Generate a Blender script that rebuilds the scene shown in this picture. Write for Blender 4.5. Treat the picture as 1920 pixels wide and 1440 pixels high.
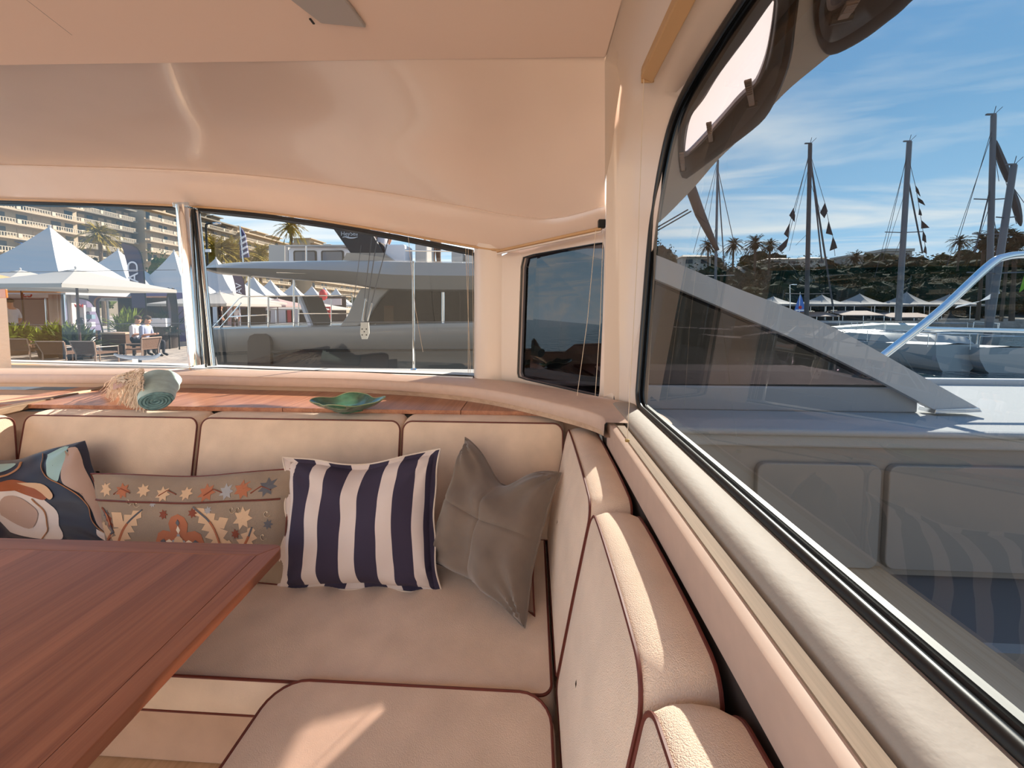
import bpy, bmesh, math, random
from mathutils import Vector, Matrix, Euler, noise
random.seed(7)
PI = math.pi
sc = bpy.context.scene
C = sc.collection
for o in list(bpy.data.objects): bpy.data.objects.remove(o)

# ------------------------------------------------------------------ camera
F = 720.0; PY = 620.0; VPX = 999.0
cam_d = bpy.data.cameras.new('camera'); cam = bpy.data.objects.new('camera', cam_d); C.objects.link(cam)
cam_d.sensor_width = 36; cam_d.lens = 36*F/1920; cam_d.clip_start = 0.02; cam_d.clip_end = 2000
cam_d.shift_y = -(720-PY)/1920
CAMROT = Euler((math.radians(90-3.02), 0, math.atan((VPX-960)/F)), 'XYZ')
cam.rotation_euler = CAMROT; cam.location = (0, 0, 0)
sc.camera = cam
RM = CAMROT.to_matrix()
# ------------------------------------------------------------------ sky, sun, exposure
SUN_AZ = math.radians(35); SUN_EL = math.radians(33)
SD = Vector((math.sin(SUN_AZ)*math.cos(SUN_EL), math.cos(SUN_AZ)*math.cos(SUN_EL), math.sin(SUN_EL)))
sun_d = bpy.data.lights.new('sun', 'SUN'); sun_d.energy = 12.0; sun_d.angle = math.radians(0.6); sun_d.color = (1.0, 0.89, 0.74)
sun = bpy.data.objects.new('sun', sun_d); C.objects.link(sun)
sun.rotation_euler = SD.to_track_quat('Z', 'Y').to_euler(); sun.location = SD*50
vs = sc.view_settings
vs.view_transform = 'Standard'; vs.look = 'None'; vs.gamma = 1; vs.use_curve_mapping = False
vs.exposure = 1.27
W = bpy.data.worlds.new('sky'); sc.world = W; W.use_nodes = True
nt = W.node_tree; nt.nodes.clear()
def N(t, typ, **kw):
    n = t.nodes.new(typ)
    for k, v in kw.items(): setattr(n, k, v)
    return n
wo = N(nt, 'ShaderNodeOutputWorld'); bg = N(nt, 'ShaderNodeBackground'); tc = N(nt, 'ShaderNodeTexCoord')
sep = N(nt, 'ShaderNodeSeparateXYZ'); ramp = N(nt, 'ShaderNodeValToRGB')
nt.links.new(tc.outputs['Generated'], sep.inputs[0]); nt.links.new(sep.outputs['Z'], ramp.inputs[0])
cr = ramp.color_ramp
cr.elements[0].position = 0.0; cr.elements[0].color = (0.62, 0.80, 0.93, 1)
cr.elements[1].position = 0.8; cr.elements[1].color = (0.10, 0.27, 0.58, 1)
e = cr.elements.new(0.14); e.color = (0.36, 0.61, 0.82, 1)
e = cr.elements.new(0.35); e.color = (0.20, 0.42, 0.66, 1)
# cirrus: project direction onto a high plane
zc = N(nt, 'ShaderNodeMath', operation='MAXIMUM'); nt.links.new(sep.outputs['Z'], zc.inputs[0]); zc.inputs[1].default_value = 0.04
dv = N(nt, 'ShaderNodeVectorMath', operation='DIVIDE'); cb = N(nt, 'ShaderNodeCombineXYZ')
for i in range(3): nt.links.new(zc.outputs[0], cb.inputs[i])
nt.links.new(tc.outputs['Generated'], dv.inputs[0]); nt.links.new(cb.outputs[0], dv.inputs[1])
mp = N(nt, 'ShaderNodeMapping'); nt.links.new(dv.outputs[0], mp.inputs[0])
mp.inputs['Scale'].default_value = (0.30, 0.85, 1); mp.inputs['Rotation'].default_value = (0, 0, math.radians(-18)); mp.inputs['Location'].default_value = (1.3, 0.4, 0)
nz = N(nt, 'ShaderNodeTexNoise'); nt.links.new(mp.outputs[0], nz.inputs['Vector'])
nz.inputs['Scale'].default_value = 0.9; nz.inputs['Detail'].default_value = 9; nz.inputs['Roughness'].default_value = 0.58; nz.inputs['Distortion'].default_value = 0.7
cl = N(nt, 'ShaderNodeMapRange'); nt.links.new(nz.outputs[0], cl.inputs[0]); cl.inputs[1].default_value = 0.44; cl.inputs[2].default_value = 0.72
cl.inputs[4].default_value = 0.85
mx = N(nt, 'ShaderNodeMix', data_type='RGBA'); nt.links.new(cl.outputs[0], mx.inputs[0]); nt.links.new(ramp.outputs[0], mx.inputs[6]); mx.inputs[7].default_value = (0.97, 0.93, 0.86, 1)
nt.links.new(mx.outputs[2], bg.inputs[0]); bg.inputs[1].default_value = 1.42
nt.links.new(bg.outputs[0], wo.inputs[0])

# ------------------------------------------------------------------ pixel -> place
def ray(u, v):
    return RM @ Vector(((u-960)/F, (PY-v)/F, -1))
def at(u, v, x=None, y=None, z=None):
    d = ray(u, v)
    k = x/d.x if x is not None else (y/d.y if y is not None else z/d.z)
    return d*k

# ------------------------------------------------------------------ materials
def hexl(r, g, b):
    f = lambda c: ((c/255+0.055)/1.055)**2.4 if c/255 > 0.04045 else c/255/12.92
    return (f(r), f(g), f(b), 1)
MATS = {}
def mat(name, col, rough=0.5, metal=0.0, coat=0.0, bump=0.0, bscale=50, var=0.0, vscale=8, trans=0.0, spec=0.5, stretch=None, sheen=0):
    if name in MATS: return MATS[name]
    m = bpy.data.materials.new(name); m.use_nodes = True; t = m.node_tree
    b = t.nodes['Principled BSDF']
    if len(col) == 3: col = (*col, 1)
    b.inputs['Base Color'].default_value = col; b.inputs['Roughness'].default_value = rough; b.inputs['Metallic'].default_value = metal
    b.inputs['Coat Weight'].default_value = coat; b.inputs['Coat Roughness'].default_value = 0.05
    b.inputs['Specular IOR Level'].default_value = spec; b.inputs['Sheen Weight'].default_value = sheen
    co = N(t, 'ShaderNodeTexCoord'); mpn = N(t, 'ShaderNodeMapping'); t.links.new(co.outputs['Object'], mpn.inputs[0])
    if stretch: mpn.inputs['Scale'].default_value = stretch
    if var:
        n = N(t, 'ShaderNodeTexNoise'); n.inputs['Scale'].default_value = vscale; n.inputs['Detail'].default_value = 5
        t.links.new(mpn.outputs[0], n.inputs['Vector'])
        r = N(t, 'ShaderNodeMapRange'); r.inputs[1].default_value = 0.3; r.inputs[2].default_value = 0.7; r.inputs[3].default_value = 1-var; r.inputs[4].default_value = 1+var
        t.links.new(n.outputs[0], r.inputs[0])
        mm = N(t, 'ShaderNodeVectorMath', operation='SCALE'); mm.inputs[0].default_value = col[:3]; t.links.new(r.outputs[0], mm.inputs['Scale'])
        t.links.new(mm.outputs[0], b.inputs['Base Color'])
    if bump:
        n = N(t, 'ShaderNodeTexNoise'); n.inputs['Scale'].default_value = bscale; n.inputs['Detail'].default_value = 3
        t.links.new(mpn.outputs[0], n.inputs['Vector'])
        bp = N(t, 'ShaderNodeBump'); bp.inputs['Strength'].default_value = bump; bp.inputs['Distance'].default_value = 0.5/bscale
        t.links.new(n.outputs[0], bp.inputs['Height']); t.links.new(bp.outputs[0], b.inputs['Normal'])
    if trans:
        td = N(t, 'ShaderNodeBsdfTranslucent'); td.inputs[0].default_value = col
        ms = N(t, 'ShaderNodeMixShader'); ms.inputs[0].default_value = trans
        t.links.new(b.outputs[0], ms.inputs[1]); t.links.new(td.outputs[0], ms.inputs[2])
        t.links.new(ms.outputs[0], t.nodes['Material Output'].inputs[0])
    MATS[name] = m; return m
def wood(name, c1, c2, rough=0.35, axis='y', fine=90, coat=0.2, rot=0):
    m = bpy.data.materials.new(name); m.use_nodes = True; t = m.node_tree; b = t.nodes['Principled BSDF']
    co = N(t, 'ShaderNodeTexCoord'); mpn = N(t, 'ShaderNodeMapping'); t.links.new(co.outputs['Object'], mpn.inputs[0])
    s = [fine, fine, fine]; s['xyz'.index(axis)] = fine*0.028; mpn.inputs['Scale'].default_value = s; mpn.inputs['Rotation'].default_value = (0, 0, rot)
    n = N(t, 'ShaderNodeTexNoise'); n.inputs['Scale'].default_value = 1.0; n.inputs['Detail'].default_value = 5; n.inputs['Roughness'].default_value = 0.65; n.inputs['Distortion'].default_value = .4
    t.links.new(mpn.outputs[0], n.inputs['Vector'])
    n2 = N(t, 'ShaderNodeTexNoise'); n2.inputs['Scale'].default_value = 0.22; n2.inputs['Detail'].default_value = 2; t.links.new(mpn.outputs[0], n2.inputs['Vector'])
    ad = N(t, 'ShaderNodeMix', data_type='FLOAT'); ad.inputs[0].default_value = 0.5; t.links.new(n.outputs[0], ad.inputs[2]); t.links.new(n2.outputs[0], ad.inputs[3])
    r = N(t, 'ShaderNodeValToRGB'); r.color_ramp.elements[0].position = 0.36; r.color_ramp.elements[1].position = 0.64
    r.color_ramp.elements[0].color = c1; r.color_ramp.elements[1].color = c2
    t.links.new(ad.outputs[0], r.inputs[0]); t.links.new(r.outputs[0], b.inputs['Base Color'])
    bp = N(t, 'ShaderNodeBump'); bp.inputs['Strength'].default_value = 0.12; bp.inputs['Distance'].default_value = 0.002
    t.links.new(n.outputs[0], bp.inputs['Height']); t.links.new(bp.outputs[0], b.inputs['Normal'])
    b.inputs['Roughness'].default_value = rough; b.inputs['Coat Weight'].default_value = coat; b.inputs['Coat Roughness'].default_value = 0.15
    MATS[name] = m; return m
def weave(name, col, scale=420, bump=0.35, var=.1):
    m = bpy.data.materials.new(name); m.use_nodes = True; t = m.node_tree; b = t.nodes['Principled BSDF']
    co = N(t, 'ShaderNodeTexCoord'); mpn = N(t, 'ShaderNodeMapping'); t.links.new(co.outputs['Object'], mpn.inputs[0]); mpn.inputs['Scale'].default_value = (1, 1, 1)
    w = N(t, 'ShaderNodeTexVoronoi'); w.inputs['Scale'].default_value = scale; t.links.new(mpn.outputs[0], w.inputs['Vector'])
    n = N(t, 'ShaderNodeTexNoise'); n.inputs['Scale'].default_value = 9; n.inputs['Detail'].default_value = 6; t.links.new(mpn.outputs[0], n.inputs['Vector'])
    r = N(t, 'ShaderNodeMapRange'); r.inputs[1].default_value = 0.3; r.inputs[2].default_value = 0.7; r.inputs[3].default_value = 1-var; r.inputs[4].default_value = 1+var*.6; t.links.new(n.outputs[0], r.inputs[0])
    mm = N(t, 'ShaderNodeVectorMath', operation='SCALE'); mm.inputs[0].default_value = col[:3]; t.links.new(r.outputs[0], mm.inputs['Scale']); t.links.new(mm.outputs[0], b.inputs['Base Color'])
    bp = N(t, 'ShaderNodeBump'); bp.inputs['Strength'].default_value = bump; bp.inputs['Distance'].default_value = 0.0015; bp.invert = True
    t.links.new(w.outputs['Distance'], bp.inputs['Height']); t.links.new(bp.outputs[0], b.inputs['Normal'])
    b.inputs['Roughness'].default_value = 0.9; b.inputs['Specular IOR Level'].default_value = 0.25; b.inputs['Sheen Weight'].default_value = 0.15
    MATS[name] = m; return m
def glass(name, tint, refl=1.0, rough=0.0, ior=1.5):
    m = bpy.data.materials.new(name); m.use_nodes = True; t = m.node_tree; t.nodes.clear()
    out = N(t, 'ShaderNodeOutputMaterial'); tr = N(t, 'ShaderNodeBsdfTransparent'); gl = N(t, 'ShaderNodeBsdfGlossy'); mixn = N(t, 'ShaderNodeMixShader')
    tr.inputs[0].default_value = (*tint, 1); gl.inputs['Roughness'].default_value = rough; gl.inputs[0].default_value = (refl, refl, refl, 1)
    # Schlick reflectance of a thin two-sided pane, the same from either side
    ge = N(t, 'ShaderNodeNewGeometry'); d = N(t, 'ShaderNodeVectorMath', operation='DOT_PRODUCT'); t.links.new(ge.outputs['Incoming'], d.inputs[0]); t.links.new(ge.outputs['Normal'], d.inputs[1])
    ab = N(t, 'ShaderNodeMath', operation='ABSOLUTE'); t.links.new(d.outputs['Value'], ab.inputs[0])
    on = N(t, 'ShaderNodeMath', operation='SUBTRACT'); on.inputs[0].default_value = 1; t.links.new(ab.outputs[0], on.inputs[1])
    pw_ = N(t, 'ShaderNodeMath', operation='POWER'); t.links.new(on.outputs[0], pw_.inputs[0]); pw_.inputs[1].default_value = 5
    r0 = 2*((ior-1)/(ior+1))**2
    ma = N(t, 'ShaderNodeMath', operation='MULTIPLY_ADD'); t.links.new(pw_.outputs[0], ma.inputs[0]); ma.inputs[1].default_value = 1-r0; ma.inputs[2].default_value = r0
    t.links.new(ma.outputs[0], mixn.inputs[0]); t.links.new(tr.outputs[0], mixn.inputs[1]); t.links.new(gl.outputs[0], mixn.inputs[2]); t.links.new(mixn.outputs[0], out.inputs[0])
    MATS[name] = m; return m

gel = mat('gelcoat', (0.76, 0.60, 0.505), 0.22, coat=0.35, var=0.02, vscale=3)
gelw = mat('gelcoat_side', (0.72, 0.60, 0.52), 0.28, coat=0.25)
panelm = mat('ceiling_panel', (0.86, 0.655, 0.54), 0.5, bump=.06, bscale=900)
fabric = weave('cream_fabric', (0.74, 0.575, 0.45))
fabric2 = weave('cream_fabric_coarse', (0.78, 0.60, 0.47), scale=560, bump=.7)
pipe_m = mat('brown_piping', hexl(98, 40, 28), 0.55)
teak = wood('teak', hexl(140, 88, 66), hexl(184, 130, 100), axis='y', fine=70)
teak_t = wood('table_teak', hexl(122, 66, 42), hexl(166, 102, 70), axis='y', fine=62, rough=.4, coat=.08)
teak_x = wood('table_teak_cross', hexl(126, 72, 48), hexl(158, 98, 68), axis='x', fine=62, rough=.4, coat=.08)
oak = wood('light_oak', hexl(178, 146, 122), hexl(208, 178, 152), axis='x', fine=80, rough=.5, coat=.05)
oak_y = wood('light_oak_length', hexl(112, 90, 70), hexl(150, 126, 104), axis='y', fine=110, rough=.75, coat=0)
fascia_m = mat('oak_lacquer', (0.56, 0.40, 0.32), 0.45, var=.04, vscale=30)
blind_m = mat('blind_rail', hexl(196, 156, 112), 0.5)
chrome = mat('chrome', (0.85, 0.85, 0.84), 0.06, metal=1)
steel = mat('steel', (0.7, 0.71, 0.72), 0.15, metal=1)
black = mat('black_rubber', (0.008, 0.008, 0.009), 0.35)
blackp = mat('black_frame', (0.007, 0.0055, 0.005), 0.42, spec=.3)
latch_m = mat('latch', hexl(120, 96, 84), 0.5)
cord_m = mat('cord', hexl(215, 195, 170), 0.7)
g_clear = glass('clear_glass', (0.38, 0.38, 0.375), .38)
g_side = glass('side_glass', (0.27, 0.295, 0.31), .5)
g_dark = glass('dark_glass', (0.03, 0.024, 0.026), .4)
g_smoke = glass('smoked_glass', (0.13, 0.11, 0.11), .6)
deckw = mat('deck_white', (0.42, 0.425, 0.425), 0.9, bump=.4, bscale=160, spec=.08)
greyw = mat('cockpit_grey', (0.30, 0.28, 0.26), 0.6)
greyd = mat('cockpit_dark', (0.15, 0.135, 0.125), 0.6)

# ------------------------------------------------------------------ mesh building
def tag(o, label=None, cat=None, group=None, kind=None):
    if label: o['label'] = label
    if cat: o['category'] = cat
    if group: o['group'] = group
    if kind: o['kind'] = kind
    return o
class MB:
    def __init__(s): s.v = []; s.f = []; s.mi = []
    def add(s, vs, fs, mi=0):
        n = len(s.v); s.v += [Vector(p) for p in vs]; s.f += [tuple(i+n for i in f) for f in fs]; s.mi += [mi]*len(fs); return s
    def box(s, c, d, rot=None):
        c = Vector(c); h = Vector(d)/2
        vs = [Vector((sx*h.x, sy*h.y, sz*h.z)) for sz in (-1, 1) for sy in (-1, 1) for sx in (-1, 1)]
        if rot is not None: vs = [rot @ p for p in vs]
        return s.add([p+c for p in vs], [(0,2,3,1),(4,5,7,6),(0,1,5,4),(1,3,7,5),(3,2,6,7),(2,0,4,6)])
    def tube(s, pts, r, n=8, closed=False, caps=True, flat=1.0):
        pts = [Vector(p) for p in pts]; m = len(pts)
        if m < 2: return s
        rs = r if isinstance(r, (list, tuple)) else [r]*m
        t0 = (pts[1]-pts[0]).normalized(); up = Vector((0, 0, 1)) if abs(t0.z) < .9 else Vector((1, 0, 0))
        nrm = (up - t0*up.dot(t0)).normalized(); vs = []
        for i in range(m):
            if closed: t = pts[(i+1) % m]-pts[(i-1) % m]
            else: t = pts[min(i+1, m-1)]-pts[max(i-1, 0)]
            if t.length < 1e-9: t = t0.copy()
            t.normalize(); nrm = nrm - t*nrm.dot(t)
            if nrm.length < 1e-6: nrm = t.orthogonal()
            nrm.normalize(); bn = t.cross(nrm)
            for k in range(n):
                a = 2*PI*k/n; vs.append(pts[i]+nrm*math.cos(a)*rs[i]+bn*math.sin(a)*rs[i]*flat)
        fs = []
        for i in range(m if closed else m-1):
            j = (i+1) % m
            for k in range(n): fs.append((i*n+k, i*n+(k+1) % n, j*n+(k+1) % n, j*n+k))
        if caps and not closed: fs += [tuple(range(n-1, -1, -1)), tuple((m-1)*n+k for k in range(n))]
        return s.add(vs, fs)
    def grid(s, rows, closed=False, mi=0):
        m = len(rows); n = len(rows[0]); vs = [p for r in rows for p in r]; fs = []
        for i in range(m-1):
            for j in range(n if closed else n-1): fs.append((i*n+j, i*n+(j+1) % n, (i+1)*n+(j+1) % n, (i+1)*n+j))
        return s.add(vs, fs, mi)
    def prism(s, poly, off):
        """extrude planar 3D polygon by vector off"""
        n = len(poly); off = Vector(off); vs = [Vector(p) for p in poly]+[Vector(p)+off for p in poly]
        fs = [tuple(range(n-1, -1, -1)), tuple(range(n, 2*n))]+[(i, (i+1) % n, n+(i+1) % n, n+i) for i in range(n)]
        return s.add(vs, fs)
    def blob(s, c, r, sub=1, amp=.2, seed=0, sc_=1.0):
        bm = bmesh.new(); bmesh.ops.create_icosphere(bm, subdivisions=sub, radius=1)
        vs = []; c = Vector(c); r = Vector(r) if hasattr(r, '__len__') else Vector((r, r, r))
        for v in bm.verts:
            p = v.co; k = 1+amp*noise.noise(p*2.1*sc_+Vector((seed, seed*.37, 0)))*2
            vs.append(c+Vector((p.x*r.x*k, p.y*r.y*k, p.z*r.z*k)))
        fs = [tuple(v.index for v in f.verts) for f in bm.faces]; bm.free(); return s.add(vs, fs)
    def lathe(s, c, prof, n=16):
        c = Vector(c); rows = [[c+Vector((r*math.cos(2*PI*k/n), r*math.sin(2*PI*k/n), z)) for k in range(n)] for r, z in prof]
        return s.grid(rows, closed=True)
    def build(s, name, m, parent=None, origin=None, smooth=False, bevel=0, weld=False):
        org = Vector(origin) if origin is not None else Vector((0, 0, 0))
        if parent is not None:
            org = Vector(parent.get('_org', (0, 0, 0))) if origin is None else org
        me = bpy.data.meshes.new(name); me.from_pydata([tuple(p-org) for p in s.v], [], s.f)
        mats = m if isinstance(m, (list, tuple)) else [m]
        for q in mats: me.materials.append(q)
        if len(mats) > 1: me.polygons.foreach_set('material_index', s.mi)
        bm = bmesh.new(); bm.from_mesh(me)
        if weld: bmesh.ops.remove_doubles(bm, verts=bm.verts, dist=1e-5)
        bmesh.ops.recalc_face_normals(bm, faces=bm.faces)
        if bevel: bmesh.ops.bevel(bm, geom=[e for e in bm.edges if e.is_manifold and e.calc_face_angle(0) > .6], offset=bevel, segments=2, affect='EDGES', profile=.5)
        bm.to_mesh(me); bm.free()
        if smooth:
            me.polygons.foreach_set('use_smooth', [True]*len(me.polygons)); me.set_sharp_from_angle(angle=math.radians(50))
        me.update()
        o = bpy.data.objects.new(name, me); C.objects.link(o)
        if parent is not None: o.parent = parent
        else: o.location = org
        o['_org'] = tuple(org)
        return o
def empty(name, loc, label, cat, group=None):
    o = bpy.data.objects.new(name, None); C.objects.link(o); o.location = loc; o['_org'] = tuple(loc); o.empty_display_size = .05
    return tag(o, label, cat, group)
def copy_tree(o, parent=None):
    c = o.copy(); C.objects.link(c)
    if parent is not None: c.parent = parent
    for ch in list(o.children): copy_tree(ch, c)
    return c
def cr_spline(P, n):
    P = [Vector(p) for p in P]; out = []
    for i in range(len(P)-1):
        p0 = P[max(i-1, 0)]; p1 = P[i]; p2 = P[i+1]; p3 = P[min(i+2, len(P)-1)]
        for k in range(n):
            t = k/n; out.append(.5*((2*p1)+(p2-p0)*t+(2*p0-5*p1+4*p2-p3)*t*t+(3*p1-p0-3*p2+p3)*t**3))
    out.append(P[-1]); return out
def rrect(a, b, r, n=6):
    """rounded rectangle loop in 2D, half sizes a,b; r may be 4 radii (tr, tl, bl, br)"""
    rs = r if isinstance(r, (list, tuple)) else [r]*4; out = []
    for q, (sx, sy) in enumerate(((1, 1), (-1, 1), (-1, -1), (1, -1))):
        rr = rs[q]
        for k in range(n+1):
            an = q*PI/2+PI/2*k/n; out.append((sx*(a-rr)+rr*math.cos(an), sy*(b-rr)+rr*math.sin(an)))
    return out
def densify(loop, d):
    out = []; n = len(loop)
    for i in range(n):
        p = Vector(loop[i]); q = Vector(loop[(i+1) % n]); m = max(1, int((q-p).length/d))
        for k in range(m): out.append(p+(q-p)*k/m)
    return out

# ------------------------------------------------------------------ STRUCTURE: cabin shell
ZL = -0.39        # ledge top height beside the right window
ZT = -0.46        # teak ledge height
ZS = -0.95        # seat top
ZF = -1.40        # cabin sole
def struct(mb, name, m, **kw):
    o = mb.build(name, m, **kw); o['kind'] = 'structure'; return o
struct(MB().box((-1.6, -4.9, ZF-.03), (7.0, 15.4, .06)), 'floor', wood('sole_oak', hexl(196, 160, 124), hexl(220, 186, 150)))

# ceiling: flat headliner panel, then the glossy vault
cz = .85
xr = .243
mb = MB()
e0 = at(0, 92, z=cz); e1 = at(1136, 108, z=cz)
yE = e0.y
pl = [(-3.6, -1.0, cz), (xr, -1.0, cz), (xr, e1.y, cz), (-3.6, e0.y+.02, cz)]
mb.prism(pl, (0, 0, .03))
struct(mb, 'ceiling', panelm, bevel=.004)
# panel seam
mb = MB(); a = at(50, 0, z=cz); b = at(135, 66, z=cz)
mb.tube([a+(a-b)*3+Vector((0,0,.001)), b+Vector((0,0,.001))], .0015, 4)
struct(mb, 'trim_1', black)
# vault controls: (u, v, y) rows
cols_u = [-420, -150, 0, 300, 500, 700, 850, 950, 1040, 1134]
R0v = [88, 90, 92, 96, 99, 102, 104, 105, 106, 108]
R2v = [300, 306, 308, 317, 331, 357, 383, 402, 408, 385]
R2y = [2.45, 2.4, 2.34, 2.26, 2.2, 2.12, 2.03, 1.96, 1.86, 1.68]
R3v = [365, 370, 373, 383, 398, 428, 455, 468, 452, 424]
def ywin(u):   # depth of the rear window wall along u
    ks = [(-420, 2.72), (23, 2.60), (380, 2.42), (560, 2.36), (700, 2.27), (890, 2.14), (965, 2.08), (1130, 1.75), (1170, 1.64)]
    for (a_, b_), (c_, d_) in zip(ks, ks[1:]):
        if u <= c_: return b_+(d_-b_)*(u-a_)/(c_-a_)
    return ks[-1][1]
rows = [[], [], [], [], [], []]
for i, u in enumerate(cols_u):
    p0 = at(u, R0v[i], z=cz+.006)
    p2 = at(u, R2v[i], y=R2y[i])
    yw = ywin(u)-.03 if u < 900 else ywin(u)-.01
    p3 = at(u, R3v[i], y=yw)
    pm = (p0+p2)/2 + Vector((0, 0, .035 if u < 950 else .05))
    uu = u
    p0b = p0+Vector((0, -.25, 0.02))
    p23 = (p2+p3)/2 + Vector((0, -.02, .012))
    for r_, p in zip(rows, (p0b, p0, pm, p2, p23, p3)): r_.append(p)
# smooth in both directions
R = [cr_spline(r_, 6) for r_ in rows]
colsf = []
for j in range(len(R[0])):
    top = cr_spline([R[1][j], R[2][j], R[3][j]], 8)
    low = cr_spline([R[3][j], R[4][j], R[5][j]], 5)
    colsf.append([R[0][j]]+top+[low[0]+Vector((0,-.004,-.004))]+low[1:])
mb = MB(); mb.grid(colsf)
vault = struct(mb, 'ceiling_vault', gel, smooth=True)
vault.name = 'ceiling.001'
# solid roof above everything so the deckhead casts its shade
mb = MB(); mb.prism([(-4.2, -1.1, 1.02), (.40, -1.1, 1.02), (.40, 1.55, 1.02), (-.3, 2.1, 1.02), (-4.2, 2.9, 1.02)], (0, 0, .05))
struct(mb, 'ceiling', gelw)
MB().box((.46, .35, .90), (.24, 2.9, .02)).build('deckhead', gelw)['kind'] = 'structure'
bpy.data.objects['deckhead'].name = 'ceiling'
# wooden pelmet trim at the foot of the vault above rear windows
mb = MB(); mb.tube([R[5][j]+Vector((0, -.012, -.006)) for j in range(0, 6*7+1)], .007, 6)
struct(mb, 'trim_2', blind_m)

# right side moulding (runs fore and aft above the side window)
prof = [(xr, cz), (xr+.008, cz+.012), (.285, .868), (.33, .852), (.352, .80), (.395, .77), (.45, .758), (.507, .752)]
ys = [-1.0, 0, .6, 1.0, 1.27, 1.40]
rows = [[Vector((x, y, z)) for x, z in prof] for y in ys]
# end bends down into the forward pillar
for dy, dz, dx in ((1.50, -.03, -.004), (1.57, -.10, -.010), (1.62, -.22, -.016), (1.645, -.42, -.02), (1.65, -.7, -.03), (1.65, -1.22, -.05)):
    rows.append([Vector((max(x+dx, at(1135, 500, y=dy).x if k == 0 else at(1146, 500, y=dy).x) if k < 2 else max(x+dx, at(1146, 500, y=dy).x+.01*(k-1)), dy-(.10 if k == len(prof)-1 else (.05 if k == len(prof)-2 else 0)), z+dz)) for k, (x, z) in enumerate(prof)])
mb = MB(); mb.grid(rows)
struct(mb, 'trim_3', gelw, smooth=True)
# closes vault to side moulding
mb = MB()
vr = [c for c in colsf[-1]]
mold = []
for k, p in enumerate(vr):
    mold.append(Vector((max(.32, p.x+.05), min(p.y+.07, 1.74), p.z+.015)))
mb.grid([vr, mold])
struct(mb, 'wall_corner', gelw, smooth=True)

# ---- right window plane
def gx(z): return .41+.082*(z+.37)
def G(y, z, off=0): return Vector((gx(z)+off, y, z))
zb = -.372
wp = [(-1.2, zb), (0, zb), (.8, zb), (1.35, zb), (1.47, zb+.004), (1.515, zb+.04), (1.525, zb+.1), (1.54, -.1), (1.565, .2), (1.57, .34), (1.55, .46), (1.50, .60), (1.44, .68), (1.34, .725), (1.15, .745), (.93, .752), (.4, .752), (-1.2, .752)]
wps = [(p.x, p.y) for p in cr_spline([Vector((a_, b_, 0)) for a_, b_ in wp], 4)]
w1 = empty('window_1', G(-.2, zb), None, None); w1['kind'] = 'structure'
mb = MB(); mb.tube([G(y, z, .000) for y, z in wps], .013, 10, flat=.8); mb.build('gasket', black, w1, smooth=True)
mb = MB(); mb.tube([G(y, z, .016) for y, z in wps], .014, 6, flat=.6); mb.build('seal', black, w1, smooth=True)
mb = MB(); mb.add([G(y, z, .012) for y, z in wps], [tuple(range(len(wps)))]); mb.build('pane', g_side, w1)
# surround between pillar and window opening (inner reveal)
mb = MB()
def outw(i):
    a = wps[max(i-1, 0)]; b = wps[min(i+1, len(wps)-1)]; t = Vector((b[0]-a[0], b[1]-a[1], 0)).normalized(); return (wps[i][0]+t.y*.016, wps[i][1]-t.x*.016)
inn = [G(*outw(i), .010) for i in range(len(wps))]
side = [p for i, p in enumerate(inn) if wps[i][0] > 1.2 and wps[i][1] > zb+.002]
outb = [Vector((p.x-.03, p.y+.06 if p.z < .6 else min(p.y+.06, 1.6), p.z+(.03 if p.z > .5 else 0))) for p in side]
mb.grid([side, outb]); struct(mb, 'trim_4', gelw, smooth=True)

# ---- right ledge: fascia, oak strip, rounded sill - swept along the cabin side and round the corner
path = [(-1.2, .266), (0, .266), (.6, .266), (1.0, .266), (1.25, .264), (1.42, .25)]
def sweep_y(pr, name, m, y0=-1.2, y1=1.5, smooth=True):
    mb = MB(); mb.grid([[Vector((x, y, z)) for x, z in pr] for y in (y0, 0, .5, 1.0, y1)]); return struct(mb, name, m, smooth=smooth)
sweep_y([(.268, ZL), (.268, ZL-.006), (.300, ZL-.006), (.300, ZL), ], 'trim_14', oak_y)
sweep_y([(.264, -.478), (.264, ZL-.003), (.268, ZL), (.300, ZL)], 'trim_5', fascia_m, y1=1.36)
sweep_y([(.284, ZL), (.284, ZL+.0035), (.309, ZL+.0035), (.309, ZL-.001)], 'trim_6', oak_y, y1=1.34, smooth=False)
sweep_y([(.300, ZL), (.312, ZL-.001), (.313, ZL-.010), (.318, ZL-.010), (.320, ZL+.002), (.326, ZL+.013), (.336, ZL+.019), (.352, ZL+.020), (.404, ZL+.0185), (.412, ZL+.012)], 'windowsill', mat('sill_gelcoat', (.36, .31, .27), .62, spec=.22, bump=.15, bscale=60), y1=1.56).name = 'trim_7'
sweep_y([(.418, ZL+.010), (.424, ZL+.016), (.462, ZL+.012), (.468, ZL-.03), (.47, -1.5)], 'trim_8', mat('outer_sill', (.40, .385, .355), .4), y1=4.2)
# wall behind the cushions, hull side
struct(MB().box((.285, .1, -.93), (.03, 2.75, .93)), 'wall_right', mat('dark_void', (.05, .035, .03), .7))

# ---- rear coaming following a plan curve. points = front edge of the teak's rear border
wallcurve = [at(u, v, z=ZT) for u, v in ((-160, 726), (0, 725), (330, 727), (480, 731), (667, 736), (817, 746), (930, 761), (1065, 794))]
wallcurve.append(Vector((.262, 1.40, ZT)))
wallcurve.append(Vector((.266, 1.30, ZT)))
wc = cr_spline(wallcurve, 8)
def offs(pts, d, z):
    out = []
    for i, p in enumerate(pts):
        t = (pts[min(i+1, len(pts)-1)]-pts[max(i-1, 0)]); t.z = 0; t.normalize(); nn = Vector((-t.y, t.x, 0))
        out.append(Vector((p.x+nn.x*d, p.y+nn.y*d, z)))
    return out
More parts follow.
